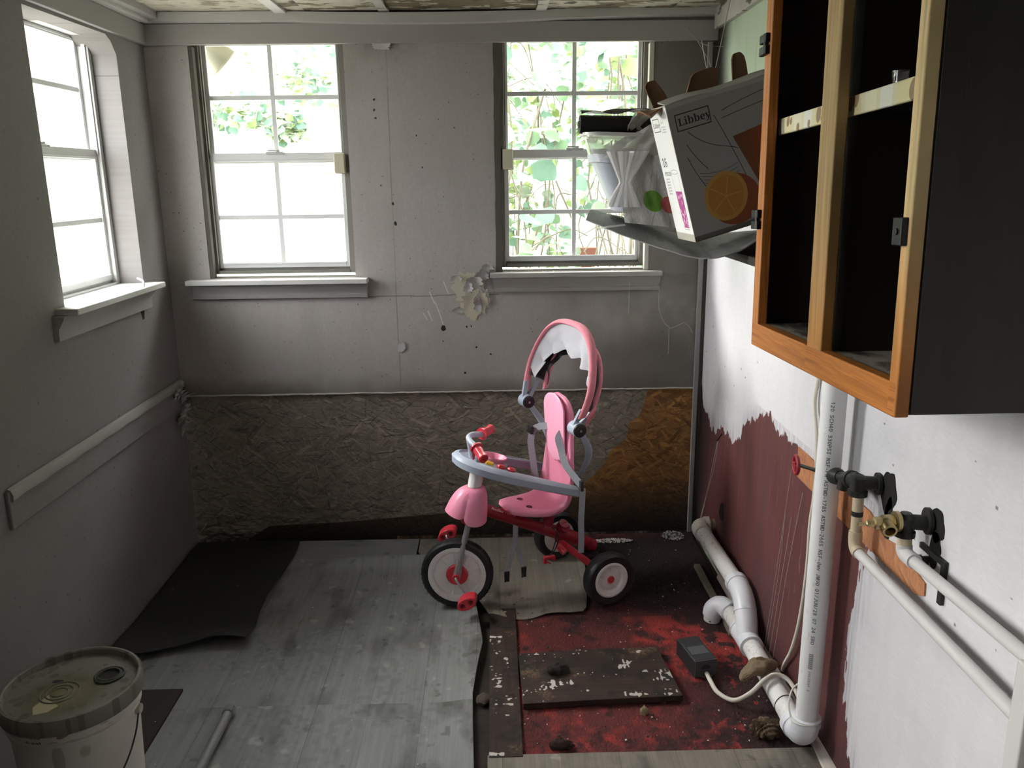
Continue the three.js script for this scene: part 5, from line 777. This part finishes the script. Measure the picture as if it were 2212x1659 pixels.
  part('bar', tube(hb, 0.0105, 60, 16), greyP, bar); part('stem', [tube([own(-0.1, 0.648, 0.612), own(-0.093, 0.6, 0.61), own(-0.083, 0.51, 0.605)], 0.011, 20, 14), tube([own(-0.07, 0.632, 0.683), own(-0.068, 0.59, 0.67), own(-0.075, 0.55, 0.64)], 0.0075, 16, 10)], greyP, bar);
  for (const [p, q] of [[own(-0.072, 0.636, 0.684), own(-0.045, 0.61, 0.737)], [own(-0.056, 0.641, 0.546), own(-0.018, 0.648, 0.5)]]) part('grip', lathe([[0.0105, 0], [0.0235, 0], [0.0235, 0.006], [0.016, 0.009], [0.0175, 0.025], [0.016, 0.04], [0.0185, p.distanceTo(q) - 0.004], [0.016, p.distanceTo(q)], [0.004, p.distanceTo(q)], [0.003, p.distanceTo(q) - 0.006], [0.001, p.distanceTo(q) - 0.006]], p, q.clone().sub(p), 32), redM, bar);
  part('brake_tab', loft([own(-0.08, 0.618, 0.672), own(-0.083, 0.6, 0.668), own(-0.084, 0.586, 0.666)].map((c, i) => [...Array(10)].map((_, k) => c.clone().add(V((0.009 - 0.003 * i) * Math.cos(k * 0.628), 0, (0.007 - 0.002 * i) * Math.sin(k * 0.628)))))), redM, bar);
  // main tube, rear frame and wheels
  const txt = canvasTex(1024, 256, (c, w, h) => { c.fillStyle = '#8f1422'; c.fillRect(0, 0, w, h); c.fillStyle = '#f1dede'; c.save(); c.translate(60, 158); c.font = 'italic bold 62px serif'; c.fillText('Radio', 0, 0); c.font = 'bold 60px sans-serif'; c.fillText('FLYER', 200, 0); c.fillRect(150, 12, 60, 5); c.restore(); });
  {
    const p0 = V(-0.452, 0.388, 0), p1 = V(0.035, 0.138, 0), l = p0.distanceTo(p1), g = new THREE.CylinderGeometry(0.0215, 0.0225, l, 36, 1);
    const uv = g.attributes.uv; for (let i = 0; i < uv.count; i++) { const u = uv.getX(i), v = uv.getY(i); uv.setXY(i, v, (u + 0.6) % 1.0001); } // lettering runs along the near side
    const e = p1.clone().sub(p0).normalize(); g.rotateX(Math.PI); g.applyQuaternion(new THREE.Quaternion().setFromUnitVectors(V(0, 1, 0), e.clone().negate())); g.rotateX(0); g.translate(...p0.clone().add(p1).multiplyScalar(0.5).toArray());
    part('frame_tube', boxUV(g), redT);
    const dirn = e, topn = V(-e.y, e.x, 0).multiplyScalar(-1), nrm = V(0, 0, 1); const up2 = V(0, 0, 1).cross(dirn); if (up2.y < 0) up2.negate();
    const dec = sheet((u, v) => { const q = mix(0.35, 1.25, v), r = 0.0228; return p0.clone().addScaledVector(dirn, 0.06 + 0.16 * u).addScaledVector(nrm, r * Math.cos(q)).addScaledVector(up2, r * Math.sin(q)); }, 24, 10, 0.0006);
    part('lettering', dec, std(0xffffff, 0.4, { map: canvasTex(1024, 160, (c, w, h) => { c.fillStyle = '#950d26'; c.fillRect(0, 0, w, h); c.fillStyle = '#eddcdc'; c.font = 'italic bold 118px serif'; c.fillText('Radio', 30, 116); c.font = 'bold 112px sans-serif'; c.fillText('FLYER', 420, 116); }) }));
    part('tube_cap', lathe([[0.001, 0], [0.023, 0], [0.0265, 0.005], [0.0265, 0.03], [0.02, 0.036], [0.001, 0.037]], p1.clone().addScaledVector(e, -0.012), e, 32), redT);
    part('frame_bulge', loft([0, 0.3, 0.6, 1].map((k) => { const c = p0.clone().lerp(p1, mix(0.56, 0.97, k)), s = [0.022, 0.027, 0.03, 0.025][Math.round(k * 3)]; return [...Array(24)].map((_, i) => c.clone().addScaledVector(up2, s * 0.95 * Math.sin(i / 24 * 6.2832) + 0.004).addScaledVector(nrm, s * 1.15 * Math.cos(i / 24 * 6.2832))); })), redT);
  }
  part('clamp_knob', [rod([-0.1, 0.225, 0.0], [-0.092, 0.262, 0.028], 0.02, 0.019, 24), lathe([[0.001, 0], [0.02, 0], [0.022, 0.008], [0.02, 0.018], [0.001, 0.018]], [-0.092, 0.24, 0.02], [0.2, 0.5, 0.85], 24)], redT);
  part('seat_post', rod([-0.15, 0.25, 0], [-0.135, 0.34, 0], 0.02, 0.026, 20), redT);
  for (const s of [1, -1]) {
    const w = wheel('rear_wheel', V(0, 0.099, s * 0.212), V(0, 0, s), 0.1, 0.026, 0.068, 0);
    part('hub', lathe([[0.001, 0.012], [0.014, 0.012], [0.0145, 0.019], [0.012, 0.021], [0.006, 0.0195], [0.001, 0.0195]], [0, 0, 0], V(0, 0, s), 24), redM, w);
    part('rear_strut', loft([0, 0.5, 1].map((k) => { const c = V(mix(-0.105, 0.0, k), mix(0.185, 0.099, k), s * mix(0.012, 0.19, k)); return [...Array(16)].map((_, i) => { const q = i / 16 * 6.2832; return c.clone().add(V(0.005 * Math.cos(q), 0.017 * Math.sin(q), 0.003 * Math.cos(q))); }); })), s > 0 ? redM : redT);
  }
  part('axle', rod([0, 0.099, -0.2], [0, 0.099, 0.2], 0.006, 0.006, 16), steel);
  part('rear_step', loft([-0.07, 0, 0.07].map((z) => [V(-0.02, 0.122, z), V(0.06, 0.112, z), V(0.064, 0.104, z), V(-0.02, 0.106, z)])), blackP);
  part('strut_pad', [rod([-0.112, 0.17, 0.02], [-0.098, 0.15, 0.05], 0.015, 0.013, 18)], redM);
  // seat shell: from the front lip over the hollow and up the back
  {
    const C = curve([[-0.338, 0.362, 0], [-0.33, 0.372, 0], [-0.29, 0.37, 0], [-0.23, 0.358, 0], [-0.17, 0.352, 0], [-0.125, 0.366, 0], [-0.104, 0.402, 0], [-0.098, 0.46, 0], [-0.1, 0.54, 0], [-0.104, 0.64, 0], [-0.107, 0.72, 0], [-0.108, 0.758, 0], [-0.108, 0.774, 0]]);
    const W = [[0, 0.035], [0.03, 0.058], [0.1, 0.085], [0.22, 0.105], [0.4, 0.118], [0.55, 0.112], [0.68, 0.098], [0.8, 0.088], [0.9, 0.087], [0.95, 0.075], [0.98, 0.05], [1, 0.012]], lift = [[0, 0], [0.1, 0.0], [0.25, 0.016], [0.42, 0.034], [0.62, 0.02], [0.8, 0.004], [1, 0]], T = [[0, 0.012], [0.04, 0.03], [0.3, 0.04], [0.5, 0.036], [0.9, 0.034], [0.98, 0.024], [1, 0.01]];
    const ring = (k) => { const p = C.getPointAt(k), tg = C.getTangentAt(k), n = V(-tg.y, tg.x, 0), w = lerpList(W, k), l = lerpList(lift, k), tt = lerpList(T, k), m = 40; return [...Array(m)].map((_, i) => { const q = i / m * 6.2832, c = Math.cos(q), s = Math.sin(q), cc = Math.sign(c) * Math.pow(Math.abs(c), 0.55), ss = Math.sign(s) * Math.pow(Math.abs(s), 0.7); return p.clone().addScaledVector(V(0, 0, 1), w * cc).addScaledVector(n, (ss - 1) * tt / 2 + l * cc * cc); }); };
    const seat = part('seat', loft([...Array(60)].map((_, i) => ring(i / 59)).reverse()), pinkM);
    for (const z of [-0.042, 0.042]) part('seat_hole', lathe([[0.001, 0.0015], [0.0095, 0.002], [0.012, 0.0005], [0.012, -0.002], [0.001, -0.002]], [-0.245, 0.3625, z], [0.14, 1, 0], 20), std(new THREE.Color().setRGB(0.12, 0.02, 0.035), 0.7), seat);
    part('seat_slot', loft([0, 1].map((k) => [V(-0.35 + 0.05 * k, 0.352, -0.014), V(-0.35 + 0.05 * k, 0.352, 0.014), V(-0.345 + 0.05 * k, 0.325, 0.02), V(-0.345 + 0.05 * k, 0.325, -0.02)])), redM);
    // padded upper back with a rounded tongue
    const hw = (k) => (k < 0.25 ? 0.075 * Math.sqrt(1 - (1 - k / 0.25) ** 2) : k > 0.78 ? 0.08 * Math.sqrt(1 - ((k - 0.78) / 0.22) ** 2) : mix(0.075, 0.08, (k - 0.25) / 0.53));
    part('back_pad', sheet((u, v) => { const y = mix(0.515, 0.772, v); return V(-0.1085 - 0.008 * sstep(0.5, 0.76, y) - 0.005 - 0.004 * (1 - (2 * u - 1) ** 4), y, (u - 0.5) * 2 * Math.max(0.002, hw(v))); }, 20, 40, 0.007), pinkL);
  }
  // tray: a horseshoe rim rising to the front, with a deck
  {
    const P = (k, o) => { const q = Math.PI * k, x = -0.1 - (0.405 + o) * Math.pow(Math.sin(q), 0.62), z = (0.15 + o) * Math.sign(Math.cos(q)) * Math.pow(Math.abs(Math.cos(q)), 0.8); return V(x, 0, z); };
    const py = (x) => 0.432 + (-0.1 - x) * 0.34;
    part('tray_rim', loft([...Array(73)].map((_, i) => { const k = i / 72, o = P(k, 0), n = P(k, 0.012), w = P(k, -0.014), y = py(o.x); return [V(o.x, y - 0.019, o.z), V(n.x, y - 0.012, n.z), V(n.x, y + 0.012, n.z), V(o.x, y + 0.021, o.z), V(w.x, y + 0.021, w.z), V(w.x, y + 0.014, w.z), V(o.x * 0.998 + 0.001, y + 0.012, o.z * 0.985), V(o.x * 0.998 + 0.001, y - 0.019, o.z * 0.985)]; }).reverse()), greyP);
    const deck = part('tray_deck', sheet((u, v) => { const z = mix(-0.142, 0.142, u), f = -0.1 - 0.4 * Math.pow(Math.sqrt(Math.max(0, 1 - Math.pow(Math.abs(z) / 0.15, 2.5))), 0.62), back = Math.max(f + 0.004, -0.345 + 0.03 * Math.cos(z * 38) + 0.19 * sstep(0.07, 0.14, Math.abs(z))), x = mix(f, back, v); return V(x, py(x) + 0.017, z); }, 48, 16, 0.006), greyP);
    const cup = V(-0.36, 0.548, -0.02);
    part('cup_holder', lathe([[0.001, -0.035], [0.022, -0.034], [0.036, -0.012], [0.046, 0.012], [0.048, 0.0125], [0.049, 0.009], [0.038, -0.016], [0.024, -0.038], [0.001, -0.039]].reverse(), cup, [0.25, 1, 0], 48), pinkM, deck);
    for (const [x, z] of [[-0.43, 0.04], [-0.405, 0.056]]) part('button', new RoundedBoxGeometry(0.03, 0.012, 0.017, 2, 0.004).rotateZ(-0.33).rotateY(-0.5).translate(x, py(x) + 0.026, z), std(new THREE.Color().setRGB(0.75, 0.42, 0.03), 0.4), deck);
    for (const [x, z] of [[-0.372, 0.076], [-0.338, 0.09]]) part('button', lathe([[0.001, 0], [0.016, 0], [0.0165, 0.006], [0.012, 0.012], [0.001, 0.013]], [x, py(x) + 0.02, z], [0.33, 1, 0], 24), redM, deck);
    part('tray_socket', lathe([[0.001, -0.02], [0.03, -0.02], [0.034, 0], [0.001, 0]], [-0.4, 0.515, 0], [0.33, 1, 0], 24), redM, deck);
  }
  // canopy: arms, pivots, two hoops, hanging fabric
  const PV = V(-0.138, 0.696, 0);
  for (const s of [1, -1]) {
    const g = grp('canopy_arm', V(0, 0, 0));
    part('arm', loft([...Array(16)].map((_, i) => { const k = i / 15, c = curve([[-0.075, 0.45, s * 0.085], [-0.06, 0.52, s * 0.13], [-0.075, 0.6, s * 0.185], [-0.12, 0.675, s * 0.212]]).getPoint(k), w = mix(0.018, 0.009, Math.abs(k - 0.4) * 1.4); return [...Array(14)].map((_, j) => c.clone().add(V(w * Math.cos(j / 14 * 6.2832), 0.004 * Math.cos(j / 14 * 6.2832), 0.0045 * Math.sin(j / 14 * 6.2832)))); })), greyP, g);
    part('pivot', rod([PV.x, PV.y, s * 0.21 - 0.024], [PV.x, PV.y, s * 0.21 + 0.022], 0.0255, 0.0255, 32), greyP, g);
    part('pivot_cap', lathe([[0.001, 0], [0.0245, 0], [0.024, 0.005], [0.018, 0.007], [0.006, 0.006], [0.005, 0.009], [0.001, 0.009]], [PV.x, PV.y, s * 0.21 + 0.022], [0, 0, 1], 32), blackP, g);
    part('bolt', rod([PV.x, PV.y, s * 0.21 + 0.03], [PV.x, PV.y, s * 0.21 + 0.0325], 0.0045, 0.0045, 12), steel, g);
    for (const e of [0, 1]) part('hoop_socket', loft([0, 1].map((k) => { const c = PV.clone().add(V(-0.01 + 0.024 * e + k * (0.02 + 0.03 * e), mix(0.016, 0.075, k), s * (0.21 + 0.02 * k))); return [V(c.x - 0.009, c.y, c.z - 0.006), V(c.x + 0.009, c.y, c.z - 0.006), V(c.x + 0.009, c.y, c.z + 0.006), V(c.x - 0.009, c.y, c.z + 0.006)]; })), greyP, g);
  }
  const pinkHoop = std(new THREE.Color().setRGB(0.72, 0.24, 0.3), 0.75);
  const hoop = (k, sc, lean, back) => { const q = Math.PI * k, h = 0.325 * sc * Math.pow(Math.max(0, Math.sin(q)), 0.86), bulge = 0.215 + 0.042 * Math.sin(Math.min(1, h / 0.16) * Math.PI / 2) * (h < 0.3 ? 1 : 1), z = bulge * Math.sign(Math.cos(q)) * Math.pow(Math.abs(Math.cos(q)), 0.72) * mix(1, sc, 0.8); return V(PV.x + lean * h + back, PV.y + h + 0.01, z); };
  {
    const pipe = (sc, lean, back, k0, k1, r) => loft([...Array(64)].map((_, i) => { const k = mix(k0, k1, i / 63), c = hoop(k, sc, lean, back), tg = hoop(Math.min(1, k + 0.004), sc, lean, back).sub(hoop(Math.max(0, k - 0.004), sc, lean, back)).normalize(), x = V(1, 0.25, 0).normalize(), n = tg.clone().cross(x).normalize(); return [...Array(14)].map((_, j) => c.clone().addScaledVector(x, 1.9 * r * Math.cos(j / 14 * 6.2832)).addScaledVector(n, r * Math.sin(j / 14 * 6.2832))); }));
    part('front_hoop', pipe(1, 0.27, 0.0, 0.025, 0.982, 0.0085), pinkHoop);
    part('rear_hoop', pipe(0.76, 0.3, 0.06, 0.045, 0.965, 0.007), pinkHoop);
    const fab = std(new THREE.Color().setRGB(0.43, 0.43, 0.46), 0.85), dark = std(new THREE.Color().setRGB(0.03, 0.03, 0.034), 0.9);
    part('canopy_lining', sheet((u, v) => { const k = mix(0.06, 0.9, u), wr = 0.009 * Math.sin(u * 41 + v * 3) * v + 0.024 * (fbm(u * 9, v * 3, 3) - 0.5) * v, c = hoop(k, mix(0.985, 0.64, v), 0.27, 0.022 * Math.sin(v * 1.6) + wr); c.y += wr * 0.7; c.z *= mix(0.97, 0.86, v) / mix(1, mix(0.985, 0.66, v), 0.8); return c; }, 110, 22, 0.002), fab);
    part('canopy_cover', sheet((u, v) => { const k = mix(0.04, 0.93, u), wr = 0.006 * Math.sin(u * 30 + v * 4), c = hoop(k, mix(1.0, 0.6, v), 0.27, 0.01 + 0.05 * Math.sin(v * 1.5) + wr); c.z *= mix(0.96, 0.78, v) / mix(1, mix(1.0, 0.6, v), 0.8); return c; }, 90, 16, 0.002), dark);
    part('fabric_end', sheet((u, v) => { const c = hoop(mix(0.035, 0.07, u), 1, 0.27, 0); return c.add(V(0.012 + 0.02 * u, -0.035 * v - 0.012, 0.006 * Math.sin(v * 6))); }, 8, 8, 0.003), pinkHoop);
  }
  // harness and hanging straps
  part('shoulder_strap', strap([[-0.118, 0.635, -0.045], [-0.14, 0.63, -0.07], [-0.16, 0.612, -0.095], [-0.17, 0.57, -0.1], [-0.165, 0.5, -0.095], [-0.16, 0.43, -0.085], [-0.15, 0.385, -0.08]], 0.026, [-0.5, 0.15, 0.85]), web);
  part('shoulder_strap', strap([[-0.118, 0.64, 0.058], [-0.135, 0.62, 0.064], [-0.13, 0.58, 0.075], [-0.125, 0.53, 0.098], [-0.1, 0.48, 0.135], [-0.085, 0.455, 0.158]], 0.025, [-0.5, 0.1, 0.85]), web);
  part('strap_adjuster', [box(-0.178, -0.166, 0.608, 0.628, -0.116, -0.08, 0.003), box(-0.182, -0.17, 0.6, 0.606, -0.12, -0.076, 0.002)], blackP);
  part('strap_adjuster', box(-0.096, -0.084, 0.44, 0.48, 0.152, 0.17, 0.003), blackP);
  part('side_strap', strap([[-0.088, 0.452, 0.166], [-0.092, 0.4, 0.17], [-0.094, 0.33, 0.168], [-0.09, 0.26, 0.163], [-0.088, 0.195, 0.158]], 0.022, [-0.4, 0, 1]), web);
  part('crotch_strap', strap([[-0.285, 0.325, 0.01], [-0.288, 0.27, 0.012], [-0.29, 0.205, 0.012]], 0.022, [0.1, 0, 1]), web);
  const buckle = (c) => [box(c[0] - 0.011, c[0] + 0.011, c[1] - 0.012, c[1] + 0.012, c[2] - 0.004, c[2] + 0.004, 0.003), box(c[0] - 0.01, c[0] - 0.004, c[1] - 0.032, c[1] - 0.01, c[2] - 0.003, c[2] + 0.003, 0.002), box(c[0] + 0.004, c[0] + 0.01, c[1] - 0.032, c[1] - 0.01, c[2] - 0.003, c[2] + 0.003, 0.002), box(c[0] - 0.0025, c[0] + 0.0025, c[1] - 0.03, c[1] - 0.01, c[2] - 0.003, c[2] + 0.003, 0.001)];
  part('waist_strap', strap([[-0.292, 0.212, 0.014], [-0.308, 0.175, 0.018], [-0.326, 0.12, 0.022]], 0.02, [0.1, 0.1, 1]), web); part('waist_strap', strap([[-0.288, 0.212, 0.011], [-0.275, 0.17, 0.01], [-0.262, 0.118, 0.012]], 0.02, [-0.1, 0.1, 1]), web);
  part('buckle', merge(buckle([-0.331, 0.098, 0.024])), blackP); part('buckle', merge(buckle([-0.256, 0.096, 0.013])), blackP);
  part('cord', [tube([[-0.145, 0.258, 0.03], [-0.135, 0.24, 0.05], [-0.142, 0.2, 0.052], [-0.155, 0.165, 0.05], [-0.163, 0.15, 0.048]], 0.0022, 24, 7), tube([[-0.135, 0.255, 0.028], [-0.128, 0.22, 0.052], [-0.145, 0.17, 0.052], [-0.165, 0.15, 0.046]], 0.0022, 24, 7)], blackP);
  part('clip', [box(-0.188, -0.142, 0.138, 0.15, 0.04, 0.056, 0.003), box(-0.19, -0.176, 0.122, 0.145, 0.041, 0.055, 0.003), box(-0.152, -0.14, 0.126, 0.145, 0.041, 0.055, 0.003), rod([-0.18, 0.13, 0.048], [-0.16, 0.118, 0.05], 0.003, 0.003, 8)], redM);
}
renderer.render(scene, camera);
